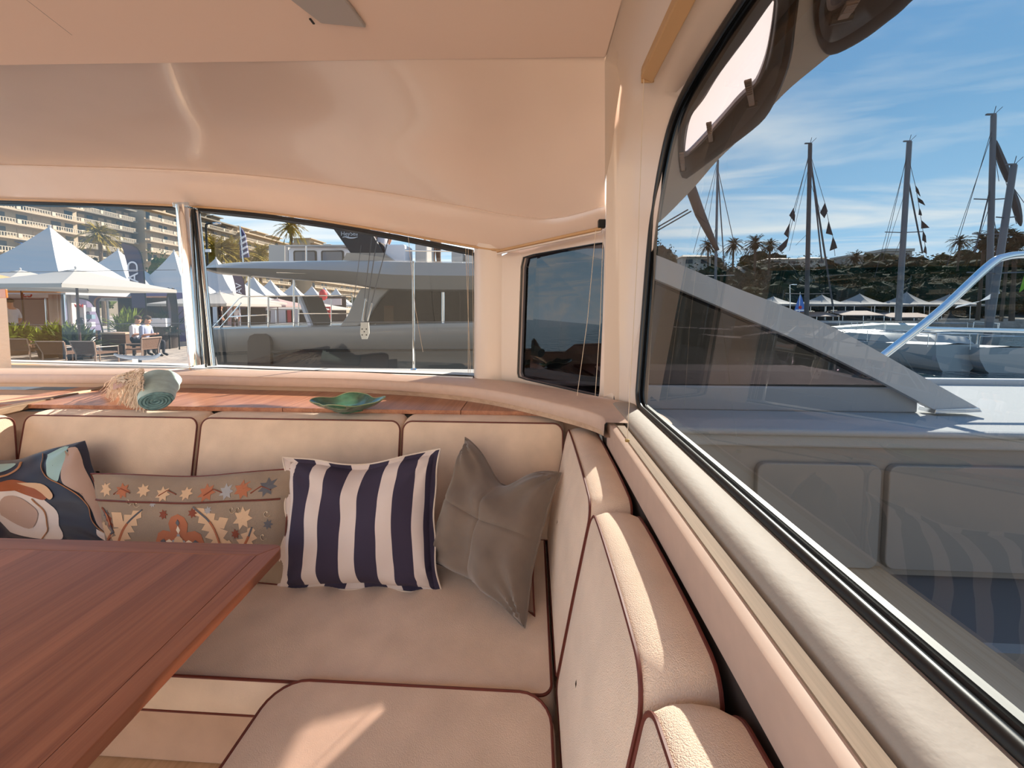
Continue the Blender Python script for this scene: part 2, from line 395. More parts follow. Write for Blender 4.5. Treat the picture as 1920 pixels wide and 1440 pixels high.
# lower recessed board, shadow gap, upper fascia, sill
mb = MB(); mb.grid([offs(wc, .0, ZT), offs(wc, .0, -.432)]); struct(mb, 'baseboard_rear', oak, smooth=True)
mb = MB(); mb.grid([offs(wc, .03, -.432), offs(wc, -.022, -.432), offs(wc, -.024, -.425), offs(wc, -.022, ZL+.004), offs(wc, -.016, ZL+.010), offs(wc, .20, ZL+.012)])
struct(mb, 'trim_9', fascia_m, smooth=True)
# thin white window base rail outside rear windows
def pw(u, v, d=0):
    p = at(u, v, y=ywin(u)+d); return p
topc = [(-420, 374), (-150, 376), (0, 380), (180, 384), (330, 389), (375, 394), (500, 407), (620, 424), (750, 447), (888, 475)]
botc = [(-420, 672), (-150, 676), (0, 679), (180, 683), (345, 687), (385, 689), (500, 693), (620, 697), (750, 701), (888, 706)]
bl = [pw(u, v) for u, v in botc]
mb = MB(); mb.grid([[p+Vector((0, -.03, -.012)) for p in bl], [p+Vector((0, -.03, .0)) for p in bl], [p+Vector((0, .10, .004)) for p in bl], [p+Vector((0, .12, -.10)) for p in bl]])
struct(mb, 'trim_10', mat('white_base', (.80, .80, .80), .35), smooth=False)

# rear windows
def rear_window(name, us, tc_, bc_):
    def itp(c, u):
        for (a_, b_), (c2, d2) in zip(c, c[1:]):
            if u <= c2: return b_+(d2-b_)*(u-a_)/(c2-a_)
        return c[-1][1]
    n = 18; ul = [us[0]+(us[1]-us[0])*i/n for i in range(n+1)]
    top = [pw(u, itp(tc_, u)) for u in ul]; bot = [pw(u+us[2]*(1 if us[2] else 0), itp(bc_, u)) for u in ul]
    w = empty(name, bot[n//2], None, None); w['kind'] = 'structure'
    mb = MB(); mb.grid([bot, top]); mb.build('pane', g_clear, w, smooth=True)
    loop = bot+top[::-1]
    mb = MB(); mb.tube(loop, .006, 6, closed=True); mb.build('gasket', black, w, smooth=True)
    mb = MB()
    mb.grid([[p+Vector((0, -.012, .018)) for p in top], [p+Vector((0, -.014, -.006)) for p in top], [p+Vector((0, .05, -.010)) for p in top]]); mb.build('head_seal', black, w, smooth=True)
    return w
rear_window('window_2', (-420, 352, 10), topc, botc)
rear_window('window_3', (372, 889, 14), topc, botc)
# pillar between the rear window and the little corner window, corner wall with opening
A = pw(889, 590); 
def fw(u, v): return at(u, v, y=ywin(u))
hole = [(980, 482), (1000, 476), (1120, 455), (1131, 454), (1133, 470), (1130, 600), (1124, 735), (1122, 744), (1110, 742), (985, 713), (971, 708), (969, 700), (972, 620), (976, 500)]
outer = [(968, 466), (1000, 455), (1120, 428), (1150, 422), (1160, 440), (1156, 600), (1150, 760), (1146, 790), (1105, 775), (965, 728), (940, 722), (936, 690), (938, 620), (940, 480)]
mb = MB()
iv = [fw(u, v) for u, v in hole]; ov = [fw(u, v) for u, v in outer]
iv2 = [p+Vector((.03, .045, 0)) for p in iv]
mb.grid([ov+[ov[0]], iv+[iv[0]], iv2+[iv2[0]]])
p1 = [at(889, v, y=2.13) for v in (455, 600, 735)]; p2 = [at(897, v, y=2.10) for v in (455, 600, 735)]; p3 = [at(920, v, y=2.09) for v in (455, 600, 735)]; p4 = [at(941, v, y=ywin(941)) for v in (455, 600, 735)]
p0 = [at(893, v, y=2.22) for v in (455, 600, 735)]
mb.grid([p0, p1, p2, p3, p4])
struct(mb, 'wall_rear', gelw, smooth=True)
w4 = empty('window_4', fw(1040, 730), None, None); w4['kind'] = 'structure'
gv = [p+Vector((.02, .03, 0)) for p in iv]
MB().add(gv, [tuple(range(len(gv)))]).build('pane', g_smoke, w4)
MB().tube([p+Vector((.006, .008, 0)) for p in iv], .006, 6, closed=True).build('gasket', black, w4, smooth=True)
# corner blind: tan rail above the little window + cords
cb_ = empty('roller_blind', at(1030, 450, y=1.85), 'tan roller blind rail above the small dark corner window, with thin hanging cords', 'blind')
a = at(932, 471, y=2.04); b = at(1128, 428, y=1.68)
MB().tube([a, b], .008, 8).build('rail', blind_m, cb_, smooth=True)
MB().tube([a+Vector((0, 0, -.014)), b+Vector((0, 0, -.014))], .006, 8).build('rail', gelw, cb_, smooth=True)
MB().box(b+Vector((.0, .0, .018)), (.03, .03, .035)).build('bracket', blackp, cb_, bevel=.003)
for u0, u1 in ((1117, 1082), (1131, 1116)):
    MB().tube([at(u0, 432, y=1.66), at((u0+u1)/2+2, 600, y=1.66), at(u1, 742, y=1.66)], .0012, 4).build('cord', cord_m, cb_)
# cords at right end of the rear window
cb2 = empty('roller_blind', at(880, 690, y=2.08), 'thin pale blind cords hanging at the right end of the rear window', 'blind')
for u0, u1 in ((765, 793), (873, 882), (878, 878), (886, 888)):
    MB().tube([at(u0, 440 if u0 < 800 else 462, y=2.1), at((u0+u1)/2, 580, y=2.1), at(u1, 660 if u0 < 800 else 700, y=2.1)], .0011, 4).build('cord', cord_m, cb2)
# side blind cassette upper right
sb = empty('roller_blind', (.37, .4, .78), 'tan blind cassette above the big side window, long cord hanging from its end', 'blind')
mb = MB(); mb.prism([(.358, 1.33, .835), (.352, 1.33, .765), (.392, 1.33, .748), (.402, 1.33, .80)], (0, -2.3, 0)); mb.build('cassette', blind_m, sb, bevel=.004)
MB().box((.377, 1.335, .79), (.042, .008, .075)).build('end_cap', blind_m, sb, bevel=.002)
ce = at(1176, 826, z=ZL+.022)
MB().tube([(.362, 1.325, .76), (.345, 1.30, .2), ce], .0011, 4).build('cord', cord_m, sb)
MB().box(ce, (.011, .008, .008)).build('cord_stop', mat('brass', (.35, .25, .1), .4, metal=.6), sb, bevel=.001)

# chrome post between the rear windows
cp = empty('mullion_post', pw(372, 690), 'polished chrome post between the two rear windows', 'post')
b0 = at(370, 684, y=2.36); t0 = at(346, 386, y=2.36)
MB().tube([b0, t0], .046, 20).build('tube', chrome, cp, smooth=True)
b1 = at(399, 686, y=2.40); t1 = at(368, 392, y=2.42)
MB().tube([b1, t1], .020, 12).build('side_tube', chrome, cp, smooth=True)
MB().tube([at(392, 686, y=2.35), at(363, 392, y=2.37)], .009, 8).build('seal', black, cp, smooth=True)
MB().box(at(348, 386, y=2.36), (.11, .07, .03)).build('cap', chrome, cp, bevel=.004)
MB().tube([at(337, 400, y=2.28), at(345, 560, y=2.28), at(356, 690, y=2.28)], .0015, 4).build('cord', cord_m, cp)
MB().blob(at(356, 691, y=2.28), .008, 1, 0).build('cord_knob', cord_m, cp, smooth=True)

# ceiling lamp/vent panel
cl_ = empty('ceiling_vent', at(610, 30, z=cz), 'grey ceiling vent panel set into the pale headliner above the sofa', 'vent')
q = [at(515, -22, z=cz-.012), at(602, 45, z=cz-.012), at(687, 53, z=cz-.012), at(618, -40, z=cz-.012)]
MB().prism(q, (0, 0, .012)).build('panel', mat('vent_grey', (.42, .38, .36), .45), cl_, bevel=.004)
MB().box(at(585, 40, z=cz-.013), (.006, .02, .003)).build('catch', blackp, cl_)

# ------------------------------------------------------------------ FURNITURE
def cushion(name, c, ex, ey, ez, a, b, t, label, group, m, r=.05, bulge=.02, skew=None, org=None, pipes=(1, -1), sidebulge=.008, cat='cushion'):
    """box cushion: face half sizes a (along ex), b (along ey), thickness t along ez (front). skew(x,y,zn)->offset"""
    c = Vector(c); ex = Vector(ex).normalized(); ey = Vector(ey).normalized(); ez = Vector(ez).normalized()
    org = org or c - ey*b
    root = empty(name, org, label, cat, group)
    loop = densify([Vector((x, y, 0)) for x, y in rrect(a, b, r)], .045)
    def P(x, y, z):
        p = c+ex*x+ey*y+ez*z
        if skew: p = p+skew(x/a, y/b, z/(t/2))
        return p
    mb = MB(); rows = []
    def ring(s, z, o=0):
        return [P(p.x*s+(p.x/a)*o, p.y*s+(p.y/b)*o, z) for p in loop]
    S = [0.02, .25, .5, .72, .88, .97, 1.0]
    for s in S: rows.append(ring(s, t/2+bulge*(1-s**3)))
    rows.append(ring(1, t*.25, sidebulge)); rows.append(ring(1, 0, sidebulge*1.2)); rows.append(ring(1, -t*.25, sidebulge))
    for s in S[::-1]: rows.append(ring(s, -t/2-bulge*.3*(1-s**3)))
    mb.grid(rows, closed=True)
    mb.build('cover', m, root, smooth=True)
    for sg in pipes:
        MB().tube([P(p.x, p.y, sg*t/2) for p in loop], .0036, 6, closed=True).build('piping', pipe_m, root, smooth=True)
    return root
X = Vector((1, 0, 0)); Y = Vector((0, 1, 0)); Z = Vector((0, 0, 1))
# seat bases
bm_ = struct
basef = weave('base_fabric', (0.56, 0.38, 0.285), scale=420, bump=.3)
sofa = empty('sofa_base', (-1.3, 1.3, ZF), 'beige upholstered L-shaped sofa base under the seat cushions, brown piping along its top', 'sofa base')
MB().box((-1.45, 1.40, -1.24), (3.2, .68, .32)).build('rear_base', basef, sofa, bevel=.01)
MB().box((-.30, .10, -1.225), (.66, 1.78, .35)).build('side_base', basef, sofa, bevel=.01)
MB().box((-1.9, 1.775, -.94), (4.4, .02, .92)).build('back_board', basef, sofa)
MB().box((-2.62, 1.0, -1.0), (.04, 1.5, .80)).build('back_board', basef, sofa)
MB().box((.20, 1.72, -.94), (.20, .02, .92)).build('back_board', basef, sofa)
yS = at(400, 1268, z=ZS).y; zS2 = at(400, 1336, y=yS-.002).z; xS = at(527, 1277, z=ZS+.01).x
# seat cushions
cushion('seat_cushion', (-1.50, (yS+1.60)/2, (ZS+zS2)/2-.004), X, Y, Z, 1.55, (1.60-yS)/2, ZS-zS2, 'wide cream seat cushion along the rear of the sofa, under the scatter pillows', 'sofa seat cushions', fabric, r=.03, bulge=.012, org=(-1.5, 1.295, ZS-.09))
cushion('seat_cushion', ((xS+.045)/2, (yS-.012-.8)/2, ZS-.035), X, Y, Z, (.045-xS)/2, (yS-.012+.8)/2, .10, 'cream seat cushion in the foreground with a rounded corner and a bright sun patch', 'sofa seat cushions', fabric, r=.075, bulge=.010, org=(-.295, .1, ZS-.085))
# rear back cushions
ty = at(560, 786, z=-.50).y
def rear_sk(x, y, z): return Y*((y+1)*.5*.085) + Z*(-.012*(abs(x)**4)*(y > 0)*0)
def rearcush(x0, x1, label, dy=0, rx=.04):
    ztop = -.487; zbot = -.955; w = x1-x0
    return cushion('back_cushion', ((x0+x1)/2, 1.617+dy, (ztop+zbot)/2), X, Z, -Y, w/2-.002, (ztop-zbot)/2, .125, label, 'sofa back cushions', fabric, r=rx, bulge=.022, skew=rear_sk)
bxs = [at(u_, 800, y=1.63).x for u_ in (44, 369, 375, 750, 754, 1056)]
rearcush(bxs[0], bxs[1], 'cream back cushion with brown piping behind the swirl-patterned pillow')
rearcush(bxs[2], bxs[3], 'cream back cushion with brown piping between the embroidered and the striped pillow')
rearcush(bxs[4], bxs[5], 'cream back cushion with brown piping behind the grey pillow, nearest the corner')
# left side cushion
cushion('back_cushion', (bxs[0]-.075, 1.12, -.712), Y, Z, X, .49, .232, .12, 'sunlit cream side cushion at the far left end of the sofa', 'sofa back cushions', fabric2, r=.04, bulge=.01)
# side back cushions (leaning, with a rounded top that falls away at both ends)
def side_sk(drop):
    def f(x, y, z):
        lean = (y+1)*.5*.085
        k = max(0, y)
        return X*lean + Z*(-drop*(abs(x)**3.0)*k)
    return f
def sidecush(y0, y1, label, zt=-.482, drop=.015):
    w = y1-y0; zb_ = -.955
    return cushion('back_cushion', (.117, (y0+y1)/2, (zt+zb_)/2), Y, Z, -X, w/2-.003, (zt-zb_)/2, .105, label, 'sofa back cushions', fabric2, r=[.035, .05, .02, .02], bulge=.022, skew=side_sk(drop))
ya3 = at(1065, 797, z=-.482).y; ya2 = at(1104, 948, z=-.482).y; ya1 = at(1238, 1288, z=-.482).y
sidecush(ya2+.012, ya3, 'cream side cushion in the far corner of the sofa, sun patch on its top')
sidecush(ya1+.006, ya2, 'long cream side cushion with brown piping beside the window ledge, middle one')
sidecush(.0, ya1, 'cream side cushion nearest the camera at the bottom edge of the picture')

# teak ledge behind the sofa, in boards
mb = MB()
led = empty('worktop', (-1.2, 1.95, ZT), 'reddish teak worktop behind the sofa under the rear windows', 'worktop')
frontY = 1.73
def yback(x):
    for p, q in zip(wc, wc[1:]):
        if p.x <= x <= q.x: return p.y+(q.y-p.y)*(x-p.x)/(q.x-p.x)
    return wc[-1].y if x > wc[-1].x else wc[0].y
seams = [-2.72, -1.92, -1.18, -.33, .255]
for x0, x1 in zip(seams, seams[1:]):
    n = 10; xs = [x0+.0015+(x1-x0-.003)*i/n for i in range(n+1)]
    fy = lambda x: frontY if x < .0 else frontY-.4*x
    poly = [(x, fy(x), ZT-.02) for x in xs]+[(x, max(yback(min(x, .25))+.01, fy(x)+.01), ZT-.02) for x in xs[::-1]]
    MB().prism(poly, (0, 0, .02)).build('board', teak, led, bevel=.001)
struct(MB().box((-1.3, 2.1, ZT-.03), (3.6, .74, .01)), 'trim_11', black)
# left: light-wood raised edge and lower ledge
le = empty('side_shelf', at(60, 745, z=-.5), 'light oak side shelf at the left with a raised sunlit rim', 'shelf')
pA = at(-60, 782, z=ZT); pB = at(205, 726, z=ZT)
dirv = (pB-pA).normalized(); nr = Vector((-dirv.y, dirv.x, 0))
MB().prism([pA+Vector((0, 0, .006)), pB+Vector((0, 0, .006)), pB+nr*.045+Vector((0, 0, .006)), pA+nr*.045+Vector((0, 0, .006))], (0, 0, -.03)).build('rim', oak_y, le, bevel=.003)
q = [pA+nr*.045, pB+nr*.045, Vector((-2.2, yback(-2.2), ZT)), Vector((-4.2, yback(-3.4), ZT)), Vector((-4.2, pA.y, ZT))]
MB().prism([p+Vector((0, 0, -.02)) for p in q], (0, 0, -.02)).build('top', oak, le)
# oak cabinet end at the far left
cab = empty('cabinet', at(5, 690, y=2.3), 'light oak cabinet end panel at the left edge beside the rear window', 'cabinet')
c0 = at(22, 694, y=2.44); c1 = at(11, 542, y=2.44)
MB().prism([c0, c1, c1+Vector((-.9, .25, 0)), c0+Vector((-.9, .25, 0))], (-.03, .01, 0)).build('side_panel', mat('oak_panel', hexl(214, 178, 142), .5, bump=.2, bscale=60, stretch=(.1,1,1)), cab, bevel=.002)
MB().prism([c0, c0+Vector((-.9, -.5, -.02)), c0+Vector((-.9, -.5, -.1)), c0+Vector((0, 0, -.09))], (-.02, .05, 0)).build('base_panel', oak, cab)
MB().prism([c1+Vector((.001, -.004, 0)), c1+Vector((-.9, .246, 0)), c1+Vector((-.9, .246, -.06)), c1+Vector((.003, -.004, -.06))], (0, .012, 0)).build('top_rail', mat('orange_wood', hexl(196, 120, 66), .4), cab, bevel=.003)

# ---- dining table
tz = -.70
tc_ = at(528, 1020, z=tz)
tab = empty('dining_table', (tc_.x-.55, tc_.y-.35, ZF), 'reddish-brown teak dining table with a mitred border and rounded corner at lower left', 'table')
ang = math.radians(-3.2)
ux = Vector((math.cos(ang), math.sin(ang), 0)); uy = Vector((-math.sin(ang), math.cos(ang), 0)).normalized()
uy = Vector((-.085, 1, 0)).normalized()  # long side drifts slightly
ux = (at(0, 1008, z=tz)-at(500, 1020, z=tz)).normalized()*-1
ptA = at(528, 1036, z=tz); ptB = at(165, 1424, z=tz); uy = (ptA-ptB).normalized()
corner = at(534, 1021, z=tz)
Lx = 1.6; Ly = 1.0; th = .028; bw = .052; rc = .03
def TP(a_, b_, z=0): return corner - ux*a_ - uy*b_ + Vector((0, 0, z))
# border: outer outline with rounded near-corner
def boardpoly(pts, name, m, z0=-th, h=th, bev=.002): MB().prism([TP(a_, b_, z0) for a_, b_ in pts], (0, 0, h)).build(name, m, tab, bevel=bev, smooth=False)
arc = [(rc-rc*math.cos(t), rc-rc*math.sin(t)) for t in [PI/2*k/6 for k in range(7)]]   # from (0,rc) to (rc,0)
half = arc[3]
boardpoly([(0, Ly), *[arc[k] for k in range(4)], (bw, bw), (bw, Ly)], 'border', teak_t)
boardpoly([half, arc[4], arc[5], arc[6], (Lx, 0), (Lx, bw), (bw, bw)], 'border', teak_x)
boardpoly([(bw+.0008, bw+.0008), (Lx, bw+.0008), (Lx, Ly), (bw+.0008, Ly)], 'top_panel', teak_t, -th, th-.0004, .0008)
MB().tube([TP(.8, .5, -th), TP(.8, .5, ZF-tz+.03)], .045, 16).build('pedestal', steel, tab, smooth=True)
MB().lathe(TP(.8, .5, ZF-tz), [(.001, .03), (.2, .025), (.21, .0), (.001, 0)], 24).build('foot', steel, tab, smooth=True)

# ---- pillows
class Pillow:
    def __init__(s, c00, c10, c11, c01, th, pinch=.06, dent=0, wr=.006, seed=0, bend=0, powr=.5, ridge=None):
        s.c = [Vector(p) for p in (c00, c10, c11, c01)]; s.th = th; s.pinch = pinch; s.dent = dent; s.wr = wr; s.seed = seed; s.powr = powr; s.ridge = ridge
        e1 = (s.c[1]-s.c[0]+s.c[2]-s.c[3]).normalized(); e2 = (s.c[3]-s.c[0]+s.c[2]-s.c[1]).normalized()
        s.n = e1.cross(e2).normalized(); s.e1 = e1; s.e2 = e2
        if s.n.y > 0: s.n = -s.n      # front faces the camera side (-y)
        s.bend = bend
    def base(s, u, v):
        ku = s.pinch*(1-(2*v-1)**2); kv = s.pinch*(1-(2*u-1)**2)
        uu = .5+(u-.5)*(1-2*ku); vv = .5+(v-.5)*(1-2*kv)
        vv -= s.dent*math.exp(-((u-.5)/.22)**2)*max(0, v-.2)**2
        a, b, c, d = s.c
        p = a*(1-uu)*(1-vv)+b*uu*(1-vv)+c*uu*vv+d*(1-uu)*vv
        return p + s.n*(s.bend*((2*u-1)**2))
    def h(s, u, v):
        q = max(0, (1-abs(2*u-1)**2.6)*(1-abs(2*v-1)**2.6))
        return s.th*q**s.powr
    def front(s, u, v, off=0):
        hh = s.h(u, v)
        nv = Vector((u*5, v*5, s.seed))
        w = s.wr*noise.noise(nv*.9)*2*min(1, hh/(s.th*.3)+.3)
        # creases running from the corners
        k = min(1, 4*min(u, 1-u, v, 1-v)+.2)
        for (cu, cv) in ((0, 0), (1, 0), (1, 1), (0, 1)):
            du = u-cu; dv_ = v-cv; r_ = math.hypot(du, dv_); an = math.atan2(abs(dv_), abs(du))
            w += s.wr*.9*math.sin(an*11+s.seed+cu*2+cv)*math.exp(-r_*4.2)*min(1, r_*9)
        if s.dent:
            d = math.exp(-((u-.5)/.16)**2)*max(0, v-.25)
            hh = hh*(1-.35*d)
            w += s.wr*1.4*math.sin((v*11+abs(u-.5)*9))*math.exp(-((u-.5)/.3)**2)*max(0, v-.3)
        if s.ridge: w += s.ridge(u, v)
        return s.base(u, v)+s.n*(hh+w+off)
    def mesh(s, m, root, n=44, name='cover', uvm=True):
        mb = MB(); fr = [[s.front(i/n, j/n) for i in range(n+1)] for j in range(n+1)]
        bk = [[s.base(i/n, j/n)-s.n*s.h(i/n, j/n)*.6 for i in range(n+1)] for j in range(n+1)]
        for r_ in (0, n):
            for i in range(n+1): bk[r_][i] = fr[r_][i]
        for j in range(n+1): bk[j][0] = fr[j][0]; bk[j][n] = fr[j][n]
        mb.grid(fr); nb = len(mb.v); mb.grid(bk)
        o = mb.build(name, m, root, smooth=True, weld=False)
        # UV from grid parameters
        me = o.data; uvl = me.uv_layers.new(name='UVMap'); per = (n+1)*(n+1)
        for l in me.loops:
            k = l.vertex_index % per; uvl.data[l.index].uv = ((k % (n+1))/n, (k//(n+1))/n)
        return o
    def outline(s, n=30, off=0):
        L = [(i/n, 0) for i in range(n)]+[(1, i/n) for i in range(n)]+[(1-i/n, 1) for i in range(n)]+[(0, 1-i/n) for i in range(n)]
        return [s.front(u, v, off) for u, v in L], L
    def patch(s, mb, poly, off=.0012, rings=5, center=None, mi=0):
        """fill star-shaped polygon in (u,v) following the surface"""
        cx = center[0] if center else sum(p[0] for p in poly)/len(poly); cy = center[1] if center else sum(p[1] for p in poly)/len(poly)
        pts = []
        n = len(poly)
        for i in range(n):
            p = poly[i]; q = poly[(i+1) % n]; d = math.hypot(q[0]-p[0], q[1]-p[1]); m = max(1, int(d/.03))
            for k in range(m): pts.append((p[0]+(q[0]-p[0])*k/m, p[1]+(q[1]-p[1])*k/m))
        rws = []
        for r_ in range(rings+1):
            f = max(.02, r_/rings)
            rws.append([s.front(min(.999, max(.001, cx+(p[0]-cx)*f)), min(.999, max(.001, cy+(p[1]-cy)*f)), off) for p in pts])
        mb.grid(rws, closed=True, mi=mi)
    def line(s, mb, pts, w=.004, off=.001, n=5):
        P = [s.front(min(.999, max(.001, u)), min(.999, max(.001, v)), off) for u, v in pts]; mb.tube(P, w, n, flat=.5)
def sp2(P, n=6): return [(p.x, p.y) for p in cr_spline([Vector((a_, b_, 0)) for a_, b_ in P], n)]

def seatpt(u, v): return at(u, v, z=ZS+.006)
# striped pillow
bl_ = seatpt(525, 1100); br_ = seatpt(815, 1104)
tl_ = at(544, 866, y=bl_.y+.135); tr_ = at(814, 852, y=bl_.y+.13)
sp = empty('striped_pillow', (bl_+br_)/2, 'square pillow with broad navy and off-white stripes and a wavy piped edge', 'pillow', 'scatter pillows on the sofa')
P1 = Pillow(bl_, br_, tr_, tl_, .09, pinch=.035, dent=.10, wr=.008, seed=2)
linen_w = weave('linen_white', (0.62, 0.54, 0.52), scale=600, bump=.2)
m = bpy.data.materials.new('stripes'); m.use_nodes = True; t = m.node_tree; b = t.nodes['Principled BSDF']; b.inputs['Roughness'].default_value = .9; b.inputs['Specular IOR Level'].default_value = .2
uvn = N(t, 'ShaderNodeUVMap'); sx = N(t, 'ShaderNodeSeparateXYZ'); t.links.new(uvn.outputs[0], sx.inputs[0])
rp = N(t, 'ShaderNodeValToRGB'); rp.color_ramp.interpolation = 'CONSTANT'; t.links.new(sx.outputs['X'], rp.inputs[0])
navy = hexl(58, 52, 70); offw = (0.62, 0.53, 0.50, 1)
stops = [(0, navy), (.04, offw), (.10, navy), (.235, offw), (.335, navy), (.475, offw), (.595, navy), (.725, offw), (.84, navy), (.955, offw)]
stops = [(0, offw), (.055, navy), (.19, offw), (.29, navy), (.43, offw), (.54, navy), (.68, offw), (.785, navy), (.91, offw), (.975, navy)]
cre = rp.color_ramp.elements; cre[0].position = 0; cre[0].color = stops[0][1]; cre[1].position = stops[1][0]; cre[1].color = stops[1][1]
for pz, cc in stops[2:]: e = cre.new(pz); e.color = cc
t.links.new(rp.outputs[0], b.inputs['Base Color'])
vo = N(t, 'ShaderNodeTexVoronoi'); vo.inputs['Scale'].default_value = 700; co = N(t, 'ShaderNodeTexCoord'); t.links.new(co.outputs['Object'], vo.inputs['Vector'])
bp = N(t, 'ShaderNodeBump'); bp.inputs['Strength'].default_value = .2; bp.inputs['Distance'].default_value = .001; t.links.new(vo.outputs['Distance'], bp.inputs['Height']); t.links.new(bp.outputs[0], b.inputs['Normal'])
P1.mesh(m, sp)
# wavy flange with piping
ol, L = P1.outline(40)
rows = [[], []]
cen = (bl_+br_+tl_+tr_)/4
for i, (p, (u, v)) in enumerate(zip(ol, L)):
    d = (p-cen); d = (d-P1.n*d.dot(P1.n)).normalized()
    wv = math.sin(i/160*2*PI*11)
    cornerk = (abs(2*u-1)*abs(2*v-1))**3
    rows[0].append(p); rows[1].append(p+d*(.018+.012*cornerk)+P1.n*(.010*wv))
mb = MB(); mb.grid(rows, closed=True); fo = mb.build('flange', m, sp, smooth=True)
uvl = fo.data.uv_layers.new(name='UVMap')
for l in fo.data.loops:
    k = l.vertex_index % 160; uvl.data[l.index].uv = L[k]
MB().tube(rows[1], .0028, 6, closed=True).build('piping', mat('cream_piping', (.66, .56, .48), .7), sp, smooth=True)

# grey velvet pillow
gb = seatpt(985, 1176); gl_ = seatpt(806, 1040); gl_ = at(800, 1050, y=1.36)
gt = at(872, 820, y=1.50); gr = at(1052, 887, y=1.36)
gp = empty('grey_pillow', gb, 'dark grey velvet pillow with a karate-chop fold and stitched cross seams, leaning in the corner', 'pillow', 'scatter pillows on the sofa')
velv = mat('grey_velvet', hexl(112, 98, 88), .95, bump=.25, bscale=500, var=.12, vscale=12, sheen=.35)
P2 = Pillow(gl_, gb, gr, gt, .125, pinch=.055, dent=.30, wr=.017, seed=5)
def ridge(u, v): return -.006*math.exp(-((u-.5)/.012)**2)-.006*math.exp(-((v-.5)/.012)**2)
P2.ridge = ridge
P2.mesh(velv, gp, n=60)
ol, L = P2.outline(30); MB().tube(ol, .004, 6, closed=True).build('seam', velv, gp, smooth=True)
# brown pillow hidden behind it
bb = seatpt(1003, 1155)
bp_ = empty('brown_pillow', bb, 'tan-brown pillow mostly hidden behind the grey one, only its right edge showing', 'pillow', 'scatter pillows on the sofa')
P3 = Pillow(at(840, 1060, y=1.50), bb, at(1016, 985, y=1.33), at(905, 900, y=1.56), .055, pinch=.05, wr=.008, seed=9)
P3.mesh(mat('tan_cloth', hexl(140, 108, 92), .9, bump=.3, bscale=300, var=.1), bp_, n=26)
ol, L = P3.outline(24); MB().tube(ol, .003, 6, closed=True).build('piping', pipe_m, bp_, smooth=True)

# embroidered lumbar pillow
eb = seatpt(535, 1098)
e00 = Vector((at(150, 1100, z=ZS+.01).x+.02, eb.y+.03, ZS+.006)); e10 = eb
e11 = at(556, 878, y=eb.y+.12); e01 = at(170, 888, y=e00.y+.11)
ep = empty('embroidered_pillow', (e00+e10)/2, 'long lumbar pillow in grey linen embroidered with rust medallion, cream leaves and curls', 'pillow', 'scatter pillows on the sofa')
P4 = Pillow(e00, e10, e11, e01, .06, pinch=.025, dent=.05, wr=.006, seed=11)
P4.mesh(weave('grey_linen', hexl(146, 128, 112)[:3], scale=500, bump=.4), ep, n=46)
cE = {k: mat('thread_'+k, v, .9, bump=.8, bscale=700) for k, v in dict(rust=hexl(170, 104, 74), dark=hexl(128, 66, 48), cream=hexl(206, 172, 140), blue=hexl(92, 92, 98), pale=hexl(158, 156, 158), light=hexl(226, 208, 184)).items()}
def motif(k): return MB()
# local design coordinates: x 0..1 across, y 0..1 up
class Parts(dict):
    def __init__(self, names, mats): self.names = names; self.mats = mats; self.done = []
    def __getitem__(self, k):
        m_ = MB(); self.done.append((k, m_)); return m_
    def finish(self, root):
        for k, m_ in self.done:
            if m_.f: m_.build(self.names[k], self.mats[k], root, smooth=True)
mbs = Parts(dict(rust='rust_petal', dark='stem', cream='cream_leaf', blue='slate_petal', pale='pale_petal', light='curl'), cE)
cxm, cym = .50, .36
for a_ in range(4):     # quatrefoil medallion
    an = a_*PI/2
    ca, sa = math.cos(an), math.sin(an)
    def rt(x, y): return (cxm+(x*ca-y*sa)*.62, cym+(x*sa+y*ca)*1.25)
    petal = [rt(x, y) for x, y in [(.02, -.05), (.08, -.075), (.14, -.085), (.19, -.06), (.215, 0), (.19, .06), (.14, .085), (.08, .075), (.02, .05)]]
    P4.patch(mbs['rust'], petal, .0012)
    P4.patch(mbs['light'], [rt(x, y) for x, y in [(.06, 0), (.09, -.018), (.125, 0), (.09, .018)]], .0026, 2)
    P4.patch(mbs['blue'], [rt(x, y) for x, y in [(.12, 0), (.145, -.018), (.175, 0), (.145, .018)]], .0026, 2)
    P4.patch(mbs['pale'], [rt(x, y) for x, y in [(.035, -.016), (.06, -.012), (.06, .012), (.035, .016)]], .003, 2)
P4.patch(mbs['cream'], [(cxm+.027*math.cos(t_), cym+.055*math.sin(t_)) for t_ in [2*PI*k/10 for k in range(10)]], .0034, 2)
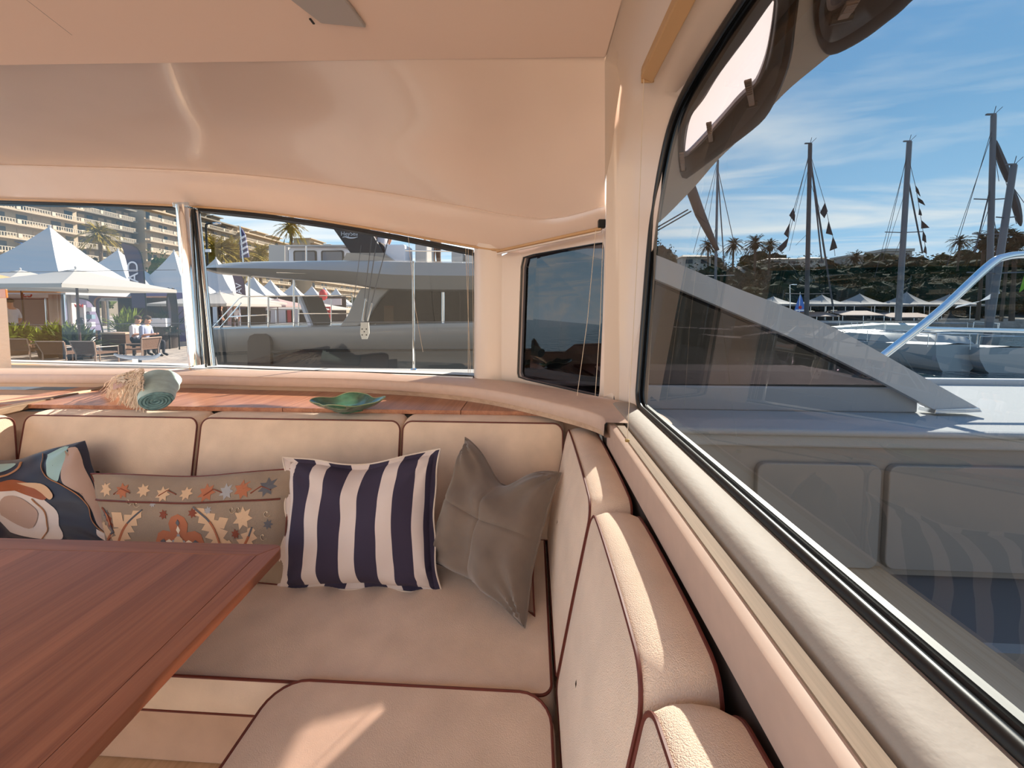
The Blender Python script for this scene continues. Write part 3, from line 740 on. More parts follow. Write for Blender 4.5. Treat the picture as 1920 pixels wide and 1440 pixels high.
def leafspray(pts, wid, side=1, col='cream'):
    S_ = sp2(pts, 5)
    # jagged leaf around a stem
    L_, R_ = [], []
    for i, (x, y) in enumerate(S_):
        q = S_[min(i+1, len(S_)-1)]; p = S_[max(i-1, 0)]; dx, dy = q[0]-p[0], q[1]-p[1]; l = math.hypot(dx, dy) or 1
        f = math.sin(PI*min(1, (i+.3)/(len(S_)-.4)))
        jag = (1.0 if i % 2 else .45)
        w_ = wid*f*jag
        L_.append((x-dy/l*w_*.7, y+dx/l*w_*1.5)); R_.append((x+dy/l*w_*.7, y-dx/l*w_*1.5))
    mb = mbs[col]
    for i in range(len(S_)-1):
        quad = [L_[i], L_[i+1], S_[i+1], S_[i]]
        mb.add([P4.front(min(.99, max(.01, a_)), min(.99, max(.01, b_)), .0012) for a_, b_ in quad], [(0, 1, 2, 3)])
        quad = [S_[i], S_[i+1], R_[i+1], R_[i]]
        mb.add([P4.front(min(.99, max(.01, a_)), min(.99, max(.01, b_)), .0012) for a_, b_ in quad], [(0, 1, 2, 3)])
    P4.line(mbs['dark'], S_[:len(S_)//3+1], .0035, .002); P4.line(mbs['rust'], S_[len(S_)//3:2*len(S_)//3+1], .0045, .002); P4.line(mbs['blue'], S_[2*len(S_)//3:], .0035, .002)
leafspray([(.10, .16), (.15, .34), (.22, .52), (.31, .66)], .085)
leafspray([(.70, .10), (.71, .35), (.66, .55), (.58, .70)], .085)
leafspray([(.79, .24), (.84, .36), (.87, .50)], .07)
leafspray([(.30, .08), (.26, .22), (.24, .34)], .06)
for c1_, c2_ in (((.12, .40), (.035, .44)), ((.20, .48), (.12, .62)), ((.715, .34), (.79, .30)), ((.69, .50), (.75, .58)), ((.14, .30), (.21, .24))):
    mx_, my_ = (c1_[0]+c2_[0])/2, (c1_[1]+c2_[1])/2; dx_, dy_ = (c2_[0]-c1_[0]), (c2_[1]-c1_[1])
    P4.patch(mbs['cream'], [c1_, (mx_-dy_*.16, my_+dx_*.9), c2_, (mx_+dy_*.16, my_-dx_*.9)], .0013, 3)
for q_ in range(4):
    u_ = .15+.23*q_; P4.line(mbs['dark'], [(u_, .80), (u_+.04, .86), (u_+.09, .82)], .0025, .0015)
leafspray([(.06, .66), (.10, .55), (.13, .42)], .03, col='dark'); leafspray([(.05, .30), (.09, .38), (.13, .44)], .022, col='dark')
def star(cx_, cy_, r_, k, n=7, inner=.55):
    P4.patch(mbs[k], [(cx_+r_*.55*(1 if i % 2 == 0 else inner)*math.cos(PI*i/n), cy_+r_*1.2*(1 if i % 2 == 0 else inner)*math.sin(PI*i/n)) for i in range(2*n)], .0014, 2)
for cx_, cy_, r_, k in [(.20, .84, .07, 'rust'), (.10, .85, .07, 'cream'), (.40, .82, .07, 'cream'), (.62, .83, .08, 'rust'), (.72, .83, .07, 'pale'), (.80, .84, .08, 'rust'), (.91, .85, .075, 'blue'), (.52, .83, .06, 'cream'), (.30, .85, .06, 'cream'), (.82, .58, .09, 'cream'), (.79, .44, .04, 'dark'), (.08, .6, .045, 'blue'), (.42, .62, .045, 'dark'), (.58, .64, .045, 'dark'), (.36, .20, .04, 'dark'), (.93, .24, .08, 'cream'), (.94, .52, .04, 'blue'), (.055, .48, .05, 'cream'), (.36, .74-.02, .03, 'pale'), (.65, .66, .035, 'pale'), (.22, .2, .03, 'dark'), (.60, .16, .05, 'cream')]: star(cx_, cy_, r_, k)
for cx_, cy_ in [(.28, .72), (.32, .26), (.66, .24), (.76, .66), (.79, .66), (.93, .62), (.92, .42), (.86, .34), (.24, .74)]:
    P4.line(mbs['light'], [(cx_+.004*t_*math.cos(t_*1.2), cy_+.009*t_*math.sin(t_*1.2)) for t_ in [k*.6 for k in range(9)]], .0022, .002, 4)
mbs.finish(ep)
MB().tube([P4.front(u/40, .735, .002) for u in range(1, 40)], .0035, 6).build('piping', pipe_m, ep, smooth=True)
ol, L = P4.outline(30); MB().tube(ol, .003, 6, closed=True).build('piping', pipe_m, ep, smooth=True)

# swirl pillow at left
w00 = Vector((at(-140, 1100, z=ZS).x, 1.37, ZS+.006)); w10 = Vector((at(190, 1090, z=ZS).x, 1.36, ZS+.006))
w11 = at(160, 826, y=1.50); w01 = at(-150, 858, y=1.48)
wpil = empty('swirl_pillow', (w00+w10)/2, 'square pillow with a marbled navy, white, aqua and rust swirl print at the left', 'pillow', 'scatter pillows on the sofa')
P5 = Pillow(w00, w10, w11, w01, .075, pinch=.05, dent=.10, wr=.010, seed=3)
P5.mesh(mat('navy_satin', hexl(22, 34, 58), .5, sheen=.2), wpil, n=44)
cS = dict(white=mat('satin_white', hexl(214, 204, 200), .45), sand=mat('satin_sand', hexl(176, 150, 138), .5), aqua=mat('satin_aqua', hexl(150, 184, 186), .5), rust=mat('satin_rust', hexl(150, 82, 48), .5), beige=mat('satin_beige', hexl(206, 172, 138), .5))
mw = Parts({k: k+'_print' for k in cS}, cS)
def blobp(k, pts, off): P5.patch(mw[k], sp2(pts+[pts[0]], 5)[:-1], off, 7)
blobp('white', [(.30, .18), (.60, .10), (.70, .25), (.74, .42), (.68, .60), (.55, .70), (.38, .64), (.25, .45)], .002)
blobp('rust', [(.42, .70), (.56, .745), (.70, .66), (.755, .55), (.72, .50), (.64, .56), (.52, .635), (.42, .62)], .0035)
blobp('beige', [(.60, .70), (.74, .66), (.79, .55), (.76, .50), (.735, .56), (.68, .64)], .0045)
blobp('sand', [(.34, .36), (.46, .56), (.60, .52), (.62, .36), (.50, .22)], .0045)
blobp('aqua', [(.82, .93), (.93, .97), (.90, .78), (.84, .66), (.80, .72), (.82, .82)], .002)
blobp('sand', [(.93, .95), (.985, .90), (.985, .40), (.97, .12), (.94, .16), (.93, .30), (.945, .45), (.915, .58), (.87, .64), (.90, .78)], .0025)
blobp('aqua', [(.30, .90), (.46, .95), (.58, .93), (.52, .86), (.40, .83), (.28, .84)], .002)
blobp('white', [(.90, .22), (.97, .14), (.985, .05), (.93, .08), (.88, .16)], .0055)
mw.finish(wpil)
for LL, ww, oo in (([(.80, .95), (.79, .80), (.80, .70), (.865, .62), (.92, .52), (.93, .42), (.91, .30), (.93, .18)], .003, .004), ([(.40, .78), (.52, .80), (.60, .86), (.63, .93)], .004, .004), ([(.50, .10), (.62, .22), (.67, .38), (.66, .52)], .0025, .005)):
    mb = MB(); P5.line(mb, sp2(LL, 6), ww, oo); mb.build('outline_print', mat('satin_tan', hexl(170, 120, 84), .5), wpil, smooth=True)

# ---- green dish
dc = at(642, 776, z=ZT)
dc = Vector((dc.x, dc.y+.055, ZT))
dish = empty('dish', dc, 'wavy-rimmed green glazed ceramic dish on the teak worktop', 'dish')
def dish_r(a_, s):   # superelliptic square-ish outline with drawn-out corners
    return s*(.150+.020*math.cos(4*(a_-.1)))
prof = [(0.02, .012), (.35, .012), (.55, .018), (.8, .036), (1.0, .058)]
mb = MB(); rows = []
nA = 56
def wav(a_, s): return s**3*(.006*math.cos(4*(a_-.1))+.003*math.sin(3*a_+1.0)+.0025*math.sin(7*a_)-.006)
for s, z in prof: rows.append([dc+Vector((dish_r(2*PI*k/nA, s)*math.cos(2*PI*k/nA), dish_r(2*PI*k/nA, s)*.8*math.sin(2*PI*k/nA), z+wav(2*PI*k/nA, s))) for k in range(nA)])
for s, z in [(1.0, .0535), (.8, .030), (.5, .010), (.42, .006), (.40, .0), (.02, .0)]: rows.append([dc+Vector((dish_r(2*PI*k/nA, s)*math.cos(2*PI*k/nA), dish_r(2*PI*k/nA, s)*.8*math.sin(2*PI*k/nA), z+wav(2*PI*k/nA, s))) for k in range(nA)])
mb.grid(rows, closed=True); mb.build('bowl', mat('green_glaze', hexl(62, 104, 82), .25, coat=.6, var=.35, vscale=26), dish, smooth=True)
MB().tube([p+Vector((0, 0, -.001)) for p in rows[4]], .0022, 6, closed=True).build('rim', mat('rim_glaze', hexl(150, 160, 120), .4), dish, smooth=True)

# ---- rolled towel with fringe
f0 = at(293, 749, z=ZT+.055)
tf = Vector((f0.x, f0.y, ZT+.048)); tb = at(298, 714, y=tf.y+.19)
tw = empty('rolled_towel', tf-Vector((0, 0, .06)), 'rolled pale turquoise towel with cream knotted fringe on the teak worktop', 'towel')
ax = (tb-tf).normalized(); s1 = ax.cross(Z).normalized(); s2 = s1.cross(ax).normalized()
RX, RZ = .060, .043
rows = []
nr_ = 28
for q in range(13):
    f = q/12; c = tf.lerp(tb, f)
    row = []
    for k in range(nr_):
        a_ = 2*PI*k/nr_; k_ = 1+.05*math.sin(3*a_+f*3)+.03*math.sin(f*14+a_*2)-.06*math.exp(-((a_-PI*.45)/.12)**2)
        row.append(c+s1*math.cos(a_)*RX*k_*(1+.42*f)+s2*math.sin(a_)*RZ*k_*(1+.40*f))
    rows.append(row)
towm = mat('towel_turquoise', hexl(172, 198, 196), .95, bump=.6, bscale=260, var=.12, vscale=30, sheen=.2)
mb = MB(); mb.grid(rows, closed=True); mb.add(rows[-1], [tuple(range(nr_))]); mb.build('roll', towm, tw, smooth=True)
# spiral end
mb = MB(); sp_ = []
for k in range(150):
    a_ = k*.19; r_ = 1-k/165
    sp_.append(tf+s1*math.cos(a_)*RX*r_*.97+s2*math.sin(a_)*RZ*r_*.97-ax*(.004*r_))
mb.tube(sp_, .0055, 6); mb.build('spiral_edge', mat('towel_teal', hexl(112, 148, 154), .95, bump=.7, bscale=300, var=.3, vscale=60), tw, smooth=True)
MB().add([p+ax*.004 for p in rows[0]], [tuple(range(nr_))]).build('roll_end', MATS['towel_teal'], tw)
# loose flap lying to the left, under the fringe
mb = MB(); rws = []
for i in range(9):
    f = i/8; r_ = []
    for j in range(7):
        g = j/6; p = at(262-50*f, 712-14*g+22*f**1.6, y=tf.y+.10+.10*g-.02*f); p.z = max(p.z+.006*math.sin(g*8+i), ZT+.012); r_.append(p)
    rws.append(r_)
mb.grid(rws); mb.build('flap', mat('towel_pink', hexl(196, 160, 150), .95, bump=.4, bscale=260), tw, smooth=True)
mb = MB()
for k in range(170):
    g = random.random(); h0 = random.random()
    st = at(232+42*g, 688+22*h0+10*(1-g), y=tf.y+.06+.05*(1-h0))
    en = at(196+72*g+random.uniform(-8, 8), 745+26*g+random.uniform(-14, 3), z=ZT+.004)
    if g > .6: st = at(262+8*random.random(), 690+45*h0, y=tf.y+.05-.05*h0)
    P_ = [st]
    for j in range(1, 7):
        f = j/6; q = st.lerp(en, f)+Vector((random.uniform(-.007, .007), random.uniform(-.01, .01), .035*math.sin(PI*f)*(1-.3*f))); q.z = max(q.z, ZT+.003+random.random()*.006); P_.append(q)
    mb.tube(P_, .0019, 4)
fr_ = mb.build('fringe', mat('fringe_cream', hexl(226, 208, 190), .95), tw, smooth=True); fr_['kind'] = 'stuff'

# ================================================================== OUTSIDE, NEAR: own boat's brow, foredeck, rails
from mathutils.geometry import tessellate_polygon
def sofz(y): return .775-.12*(y-.93)
def sof(u, v, off=0):
    d = ray(u, v); # z = .775 - .12 (y-.93)
    k = (.775+.12*.93+off)/(d.z+.12*d.y); return d*k
def tess_plate(name, outer, holes, m, parent, th, kind=None, bevel=0):
    loops = [outer]+holes; tr = tessellate_polygon([[Vector((p.x, p.y, 0)) for p in l] for l in loops])
    allp = [p for l in loops for p in l]; n = len(allp)
    mb = MB(); up = Vector((0, 0, th)); vs = allp+[p+up for p in allp]
    fs = [tuple(t_) for t_ in tr]+[tuple(i+n for i in t_[::-1]) for t_ in tr]
    k0 = 0
    for l in loops:
        m_ = len(l)
        for i in range(m_): fs.append((k0+i, k0+(i+1) % m_, n+k0+(i+1) % m_, n+k0+i))
        k0 += m_
    mb.add(vs, fs); return mb.build(name, m, parent, smooth=False)
edge_px = [(1706, 0), (1594, 75), (1530, 125), (1470, 176), (1410, 240), (1346, 300), (1297, 356), (1237, 416), (1205, 436)]
edge = cr_spline([sof(u, v) for u, v in edge_px], 4)
outer = [Vector((.52, -1.1, sofz(-1.1))), Vector((1.15, -1.1, sofz(-1.1))), Vector((1.0, .4, sofz(.4)))]+edge+[Vector((.56, 2.7, sofz(2.7)))]
outer += [Vector((.54, 1.7, sofz(1.7))), Vector((.508, 1.2, sofz(1.2)))]
def closed_sp(px, n=5, off=0):
    P_ = [sof(u, v, off) for u, v in px]; P_ = [P_[-1]]+P_+[P_[0], P_[1]]
    q = cr_spline(P_, n); return q[n:-2*n+1][:-1] if False else q[n:n*(len(P_)-2)]
h1o = [(1440, -60), (1385, 12), (1330, 105), (1285, 190), (1272, 225), (1272, 300), (1281, 331), (1300, 322), (1350, 284), (1400, 247), (1436, 214), (1462, 165), (1482, 110), (1491, 50), (1498, -60)]
h1i = [(1452, -12), (1400, 62), (1350, 130), (1305, 196), (1290, 222), (1284, 262), (1283, 291), (1292, 287), (1330, 248), (1370, 205), (1408, 166), (1424, 150), (1440, 105), (1450, 50), (1456, -8)]
h2o = [(1600, -160), (1545, -80), (1526, -10), (1527, 40), (1536, 76), (1551, 94), (1572, 92), (1620, 66), (1665, 32), (1700, 2), (1740, -60)]
h2i = [(1600, -120), (1572, -60), (1552, -20), (1550, 6), (1556, 16), (1572, 10), (1600, -10), (1640, -40), (1660, -90)]
def hatch(ho, hi, label, latches, pane_m):
    O = closed_sp(ho, 4); I = closed_sp(hi, 4)
    m_ = 60
    def resample(L, m_):
        c = sum(L, Vector())/len(L); per = [0]
        for i in range(len(L)): per.append(per[-1]+(L[(i+1) % len(L)]-L[i]).length)
        out = []
        for k in range(m_):
            t_ = per[-1]*k/m_; i = max(j for j in range(len(L)) if per[j] <= t_); f = (t_-per[i])/(per[i+1]-per[i]+1e-9); out.append(L[i].lerp(L[(i+1) % len(L)], f))
        return out
    O2 = resample(O, m_); I2 = resample(I, m_)
    # match start points
    root = empty('deck_hatch', sum(O2, Vector())/m_, label, 'hatch', 'deck hatches in the roof brow')
    dz = lambda z: Vector((0, 0, z))
    mb = MB(); rows = [[p+dz(.012) for p in O2], [p-dz(.012) for p in O2]]
    rows += [[p.lerp(q, .10)-dz(.018) for p, q in zip(O2, I2)], [p.lerp(q, .35)-dz(.010) for p, q in zip(O2, I2)], [p.lerp(q, .42)-dz(.022) for p, q in zip(O2, I2)], [p.lerp(q, .85)-dz(.020) for p, q in zip(O2, I2)], [q-dz(.012) for q in I2], [q+dz(.02) for q in I2]]
    mb.grid(rows, closed=True); mb.build('frame', blackp, root, smooth=True)
    mb = MB(); mb.add([p+dz(.012) for p in I], [tuple(range(len(I)))]); mb.build('pane', pane_m, root)
    mb = MB(); mb.grid([[p-dz(.006) for p in I2], [p-dz(.004)+(sum(I2, Vector())/m_-p).normalized()*.012 for p in I2], [p+dz(.010)+(sum(I2, Vector())/m_-p).normalized()*.012 for p in I2]], closed=True); mb.build('inner_rim', mat('grey_rim', hexl(120, 112, 118), .4), root, smooth=True)
    for (u0, v0, u1, v1, w_) in latches:
        a = sof(u0, v0, -.030); b = sof(u1, v1, -.022)
        d = (b-a).normalized(); sd_ = d.cross(Z).normalized()*w_
        la = MB().prism([a-sd_, a+sd_, b+sd_*.8, b-sd_*.8], (0, 0, -.008)).build('latch', latch_m, root, bevel=.002)
        for k in range(6):
            c = a.lerp(b, .06+.08*k)
            MB().prism([c-sd_*.8, c+sd_*.8, c+sd_*.8+d*.0035, c-sd_*.8+d*.0035], (0, 0, -.0115)).build('ridge', latch_m, la)
        MB().tube([b-sd_*1.6, b+sd_*1.6], .011, 10).build('pivot', blackp, la, smooth=True)
    return O
frost = mat('frosted_acrylic', (0.80, .66, .63), .5, trans=.85)
O1 = hatch(h1o, h1i, 'open black-framed roof hatch with bright pinkish pane and three ribbed latches', [(1402, 148, 1410, 196, .010), (1329, 228, 1333, 264, .009), (1278, 285, 1281, 318, .009)], frost)
O2_ = hatch(h2o, h2i, 'second black-framed roof hatch, cut off by the top edge of the picture', [(1600, -2, 1578, 34, .014)], g_smoke)
ctr = lambda L: sum(L, Vector())/len(L)
shrink = lambda L, k: [ctr(L)+(p-ctr(L))*k for p in L]
brow = empty('roof_brow', (.7, 1.2, .76), None, None); brow['kind'] = 'structure'; brow.name = 'trim_12'
tess_plate('soffit', outer, [shrink(O1, .93), shrink(O2_, .93)], mat('brow_gelcoat', (.42, .37, .33), .4), brow, .03)

deck = empty('foredeck', (3, 2.3, -.55), 'white non-slip foredeck and sunken grey cockpit outside the big side window', 'deck')
ZD = -.64
yd = at(1700, 808, z=ZD).y; yd2 = at(1850, 722, z=ZD).y
MB().box((3.6, (yd+yd2)/2, ZD-.05), (6.4, yd2-yd, .10)).build('deck_plate', deckw, deck, bevel=.012)
MB().tube([(.45, yd-.002, ZD-.018), (6.8, yd-.002, ZD-.018)], .020, 10).build('coaming_lip', deckw, deck, smooth=True)
MB().box((3.6, yd2+.03, ZD+.0), (6.6, .06, .10)).build('toe_rail', mat('toe_rail', (.45, .47, .5), .4), deck, bevel=.01)
MB().box((3.6, yd+.05, -1.12), (6.4, .06, .90)).build('cockpit_wall', greyw, deck)
zs_ = at(1700, 1082, y=yd).z; zq0 = at(1700, 1066, y=yd).z; zq1 = at(1700, 872, y=yd).z
MB().box((3.6, yd-.20, zs_-.05), (6.3, .46, .10)).build('cockpit_seat', greyd, deck, bevel=.015)
MB().box((3.6, yd-.44, zs_-.3), (6.3, .05, .6)).build('seat_front', greyw, deck)
MB().box((3.6, .2, -1.62), (6.4, 3.0, .06)).build('cockpit_floor', mat('cockpit_floor', (.16, .12, .09), .6), deck)
for i, (x0, x1) in enumerate(((1.22, 1.86), (1.90, 3.3), (3.34, 4.8))):
    mb = MB(); z0, z1 = zq0, zq1
    mb.prism([Vector(((x0+x1)/2+p[0], yd+.02, (z0+z1)/2+p[1])) for p in rrect((x1-x0)/2, (z1-z0)/2, .05)], (0, -.035, 0)); mb.build('seat_back', greyw, deck, bevel=.006)
MB().box((.50, 2.4, -1.18), (.04, 2.6, 1.1)).build('cabin_side', greyw, deck)
# step under dark side glass
yb_ = 2.53
zst = at(1400, 723, y=yb_).z
MB().box((1.35, (yb_+yd2)/2+.0, (zst+ZD)/2), (2.1, yd2-yb_+.06, zst-ZD)).build('raised_step', mat('step_grey', (.33, .35, .38), .45), deck, bevel=.01)
# blade strut
up_ = [(1050, 418), (1207, 469), (1373, 537), (1480, 578), (1585, 625), (1758, 722), (1837, 766)]
lo_ = [(1050, 462), (1134, 488), (1209, 515), (1373, 585), (1508, 644), (1642, 710), (1755, 770)]
U = cr_spline([at(u, v, y=2.45) for u, v in up_], 4); L_ = cr_spline([at(u, v, y=2.45) for u, v in lo_], 4)
foot = MB(); n_ = len(U)
bs = empty('roof_strut', at(1796, 768, y=2.45), 'broad pale grey slanting roof strut standing on the foredeck', 'strut')
mb = MB(); th_ = Vector((0, .05, 0))
L2 = [L_[int(round(i*(len(L_)-1)/(n_-1)))] for i in range(n_)]
mb.grid([U, L2, [p+th_ for p in L2], [p+th_ for p in U]], closed=False); mb.grid([[p+th_ for p in U], U]); mb.add([U[-1], L2[-1], L2[-1]+th_, U[-1]+th_], [(0, 1, 2, 3)])
mb.build('blade', mat('strut_grey', (.48, .50, .52), .4), bs, smooth=True)
MB().prism([at(1755, 768, y=2.43), at(1837, 765, y=2.43), at(1842, 773, y=2.43), at(1752, 776, y=2.43)], (0, .1, 0)).build('foot_plate', steel, bs, bevel=.002)
# dark side glazing under the blade
dg = empty('side_glazing', at(1209, 722, y=yb_), 'dark tinted triangular side glazing below the slanting roof strut', 'glazing')
poly = [at(960, 430, y=2.75), at(1060, 440, y=2.65), at(1207, 500, y=yb_), at(1373, 566, y=yb_), at(1508, 632, y=yb_), at(1690, 724, y=yb_), at(1209, 722, y=yb_), at(960, 750, y=2.75)]
mb = MB(); mb.add(poly[2:7], [(0, 1, 2, 3, 4)]); mb.add([poly[0], poly[1], poly[2], poly[6], poly[7]], [(0, 1, 2, 3, 4)]); mb.build('pane', g_dark, dg)
MB().tube([poly[2], poly[3], poly[4], poly[5], poly[6]], .008, 6).build('seal', black, dg, smooth=True)
# stainless rail
rl = empty('guard_rail', at(1640, 690, y=2.45), 'stainless steel guard rail rising at the right edge beyond the roof strut', 'rail')
rp_ = cr_spline([at(u, v, y=2.9) for u, v in ((1560, 745), (1660, 664), (1760, 585), (1852, 500), (1885, 482), (1935, 477), (2050, 476))], 6)
MB().tube(rp_, .026, 12).build('top_tube', chrome, rl, smooth=True)
MB().tube([at(1730, 616, y=2.92), at(1850, 619, y=2.92), at(2050, 624, y=2.92)], .015, 10).build('middle_tube', chrome, rl, smooth=True)
# own guard rail outside the rear windows
gr_ = empty('guard_rail', at(777, 690, y=3.0), 'steel stanchion with two thin guard wires just outside the rear windows', 'rail')
MB().tube([at(775, 490, y=3.0), at(776, 692, y=3.0)], .011, 10).build('stanchion', chrome, gr_, smooth=True)
MB().lathe(at(776, 693, y=3.0), [(.001, .012), (.02, .010), (.028, 0), (.001, 0)], 12).build('base', chrome, gr_, smooth=True)
wirem = mat('wire', (.12, .12, .13), .4, metal=.5)
MB().tube([at(-300, 515, y=3.3), at(330, 506, y=3.05)], .0022, 5).build('wire', wirem, gr_)
MB().tube([at(-300, 613, y=3.3), at(330, 606, y=3.05), at(900, 603, y=3.0)], .0025, 5).build('wire', wirem, gr_)
MB().box((-1.6, 2.86, -.52), (6.4, .60, .06)).build('side_deck', deckw, gr_)
cl2 = empty('deck_cleat', at(258, 670, y=2.95), 'blue-white mooring fitting on the side deck outside the left rear window', 'cleat')
MB().tube(cr_spline([at(u, v, y=2.95) for u, v in ((214, 664), (225, 668), (250, 671), (280, 671), (294, 668), (300, 663))], 4), [.008+.010*math.sin(PI*i/20) for i in range(21)], 8, flat=.6).build('horn', mat('cleat_blue', (.45, .55, .72), .3), cl2, smooth=True)
MB().box(at(257, 676, y=2.95), (.05, .03, .03)).build('base', steel, cl2)
# chain plate with shrouds
cpn = empty('chain_plate', at(683, 632, y=3.2), 'pale perforated chain plate with turnbuckles and shrouds outside the rear window', 'rigging')
q = [at(u, v, y=3.2) for u, v in ((676, 604), (691, 604), (692, 625), (688, 636), (678, 636), (675, 625))]
pl_ = MB().prism(q, (0, .012, 0)).build('plate', mat('pale_alloy', (.72, .70, .64), .4), cpn, bevel=.002)
for (u, v) in ((679, 617), (687, 617), (683, 622), (679, 628), (687, 628)): MB().tube([at(u, v, y=3.197), at(u, v, y=3.2)], .006, 8).build('hole', black, pl_)
for (a0, a1, b0_, b1_) in ((708, 440, 684, 600), (733, 430, 688, 600), (697, 445, 683, 560), (677, 460, 664, 560)):
    MB().tube([at(a0, a1, y=3.25), at(b0_, b1_, y=3.2)], .0045 if a0 != 677 else .003, 6).build('shroud', wirem, cpn)
for (a0, a1, b0_, b1_) in ((687, 560, 680, 602), (698, 568, 689, 602)): MB().tube([at(a0, a1, y=3.195), at(b0_, b1_, y=3.195)], .010, 8).build('turnbuckle', chrome, cpn, smooth=True)

# ================================================================== WATER, QUAY
ZW = -2.7; ZQ = -1.45
wm = mat('water', (.012, .035, .045), .06, bump=.9, bscale=1.3, spec=.6)
wtr = tag(MB().add([(-400, -30, ZW), (400, -30, ZW), (400, 500, ZW), (-400, 500, ZW)], [(0, 1, 2, 3)]).build('harbour_water', wm), 'dark rippled harbour water between the boats on the right', 'water')
wtr['kind'] = 'structure'
quaym = mat('quay_stone', (.36, .31, .27), .8, bump=.5, bscale=2, var=.15, vscale=.6)
def polyz(pts, z): return [(x, y, z) for x, y in pts]
q_ = tag(MB().prism(polyz([(-400, 9.3), (-4.4, 9.3), (-3.5, 26), (14, 52), (18, 75), (90, 66), (400, 60), (400, 500), (-400, 500)], ZQ-1.5), (0, 0, 1.5)).build('quay', quaym), 'pale stone quay along the harbour behind the moored boats', 'quay')
q_['kind'] = 'structure'

struct(MB().box((-4, -13, 1.6), (34, 1.0, 8.6)), 'bounce_wall', mat('bounce_wall_cream', (.34, .30, .26), .8, var=.05, vscale=.4))  # added unseen wall behind the camera, bounces warm sunlight into the cabin
# ---- generic builders
def leafm(n, c): return mat(n, c, .95, var=.3, vscale=.8, trans=.15, spec=.08)
leaf_dk = leafm('foliage_dark', hexl(22, 40, 26)); leaf_md = leafm('foliage_mid', hexl(72, 84, 46)); leaf_br = leafm('foliage_bright', hexl(116, 132, 50)); palm_y = leafm('palm_gold', hexl(140, 122, 58)); palm_d = leafm('palm_dark', hexl(48, 52, 36))
bark = mat('bark', hexl(92, 76, 62), .9, bump=.6, bscale=8)
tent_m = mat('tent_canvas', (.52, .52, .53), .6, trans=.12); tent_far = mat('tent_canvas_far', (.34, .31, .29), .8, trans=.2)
def foliage(mb, c, r, n, ls, flat=1.0, seed=0):
    rnd = random.Random(seed)
    for k in range(n):
        while True:
            p = Vector((rnd.uniform(-1, 1), rnd.uniform(-1, 1), rnd.uniform(-1, 1)))
            if .62 < p.length < 1: break
        s_ = 1+.3*noise.noise(p*2+Vector((seed, 0, 0)))
        p = Vector((p.x*r[0], p.y*r[1], p.z*r[2]))*s_+Vector(c)
        a = Vector((rnd.gauss(0, .8), rnd.gauss(0, .8), rnd.gauss(0, 1))).normalized(); b_ = a.orthogonal().normalized(); l = ls*rnd.uniform(.6, 1.3)
        mb.add([p, p+a*l*.5+b_*l*.3, p+a*l, p+a*l*.5-b_*l*.3], [(0, 1, 2, 3)])
def tree(name, base, h, r, label, m=None, group=None, n=420, ls=None, cat='tree', seed=0):
    base = Vector(base); t_ = empty(name, base, label, cat, group); m = m or leaf_dk
    MB().tube([base, base+Vector((.05*h, 0, h*.35)), base+Vector((0, 0, h*.7))], [r*.09, r*.07, r*.03], 6).build('trunk', bark, t_, smooth=True)
    mb = MB(); c = base+Vector((0, 0, h*.62)); rr = (r, r, h*.38)
    rq = random.Random(seed+999)
    mb.blob(c, (r*.7, r*.7, h*.30), 2, .2, seed, 1.9)
    for q in range(7):
        an = q*2*PI/7+rq.random(); mb.blob(c+Vector((math.cos(an)*r*.5, math.sin(an)*r*.5, h*rq.uniform(-.18, .24))), (r*.42, r*.42, h*.17), 2, .25, seed+q, 2)
    foliage(mb, c, (r*1.08, r*1.08, h*.43), n, ls or r*.16, seed=seed)
    mb.build('foliage', m, t_)['kind'] = 'stuff'
    return t_
def palm(base, h, r, label, m=None, group=None, nf=30, seed=0, lean=0, cat='palm tree'):
    base = Vector(base); t_ = empty('palm_tree', base, label, cat, group); m = m or palm_d; rnd = random.Random(seed)
    top = base+Vector((lean, 0, h-r*.55))
    MB().tube([base, base.lerp(top, .5)+Vector((lean*.1, 0, 0)), top], [r*.10, r*.075, r*.09], 7).build('trunk', bark, t_, smooth=True)
    mb = MB()
    mb.blob(top+Vector((0, 0, -.22*r)), (r*.22, r*.22, r*.34), 1, .3, seed)
    for k in range(nf):
        an = 2*PI*k/nf*3.0+rnd.random(); el = rnd.uniform(-.5, 1.25); L0 = r*rnd.uniform(.8, 1.1); d = Vector((math.cos(an)*math.cos(el), math.sin(an)*math.cos(el), math.sin(el)))
        P = [top+d*L0*f-Vector((0, 0, .55*L0*f*f*(1.1-.4*el))) for f in (0, .35, .7, 1)]
        sdv = d.cross(Z).normalized()
        if m in (palm_d,) or True:
            # fan of leaflets along the stem
            for q in range(1, 4):
                for s_ in (-1, 1):
                    for w_ in (.35, .7):
                        bpt = P[q-1].lerp(P[q], w_); tp = bpt+(P[q]-P[q-1])*.9+sdv*s_*r*.20*(1.15-.25*q)-Vector((0, 0, .06*r))
                        mb.add([bpt, bpt+(P[q]-P[q-1])*.35, tp], [(0, 1, 2)])
            mb.add([P[0], P[1]+sdv*r*.03, P[3], P[1]-sdv*r*.03], [(0, 1, 2, 3)])
    mb.build('crown', m, t_)['kind'] = 'stuff'
    return t_
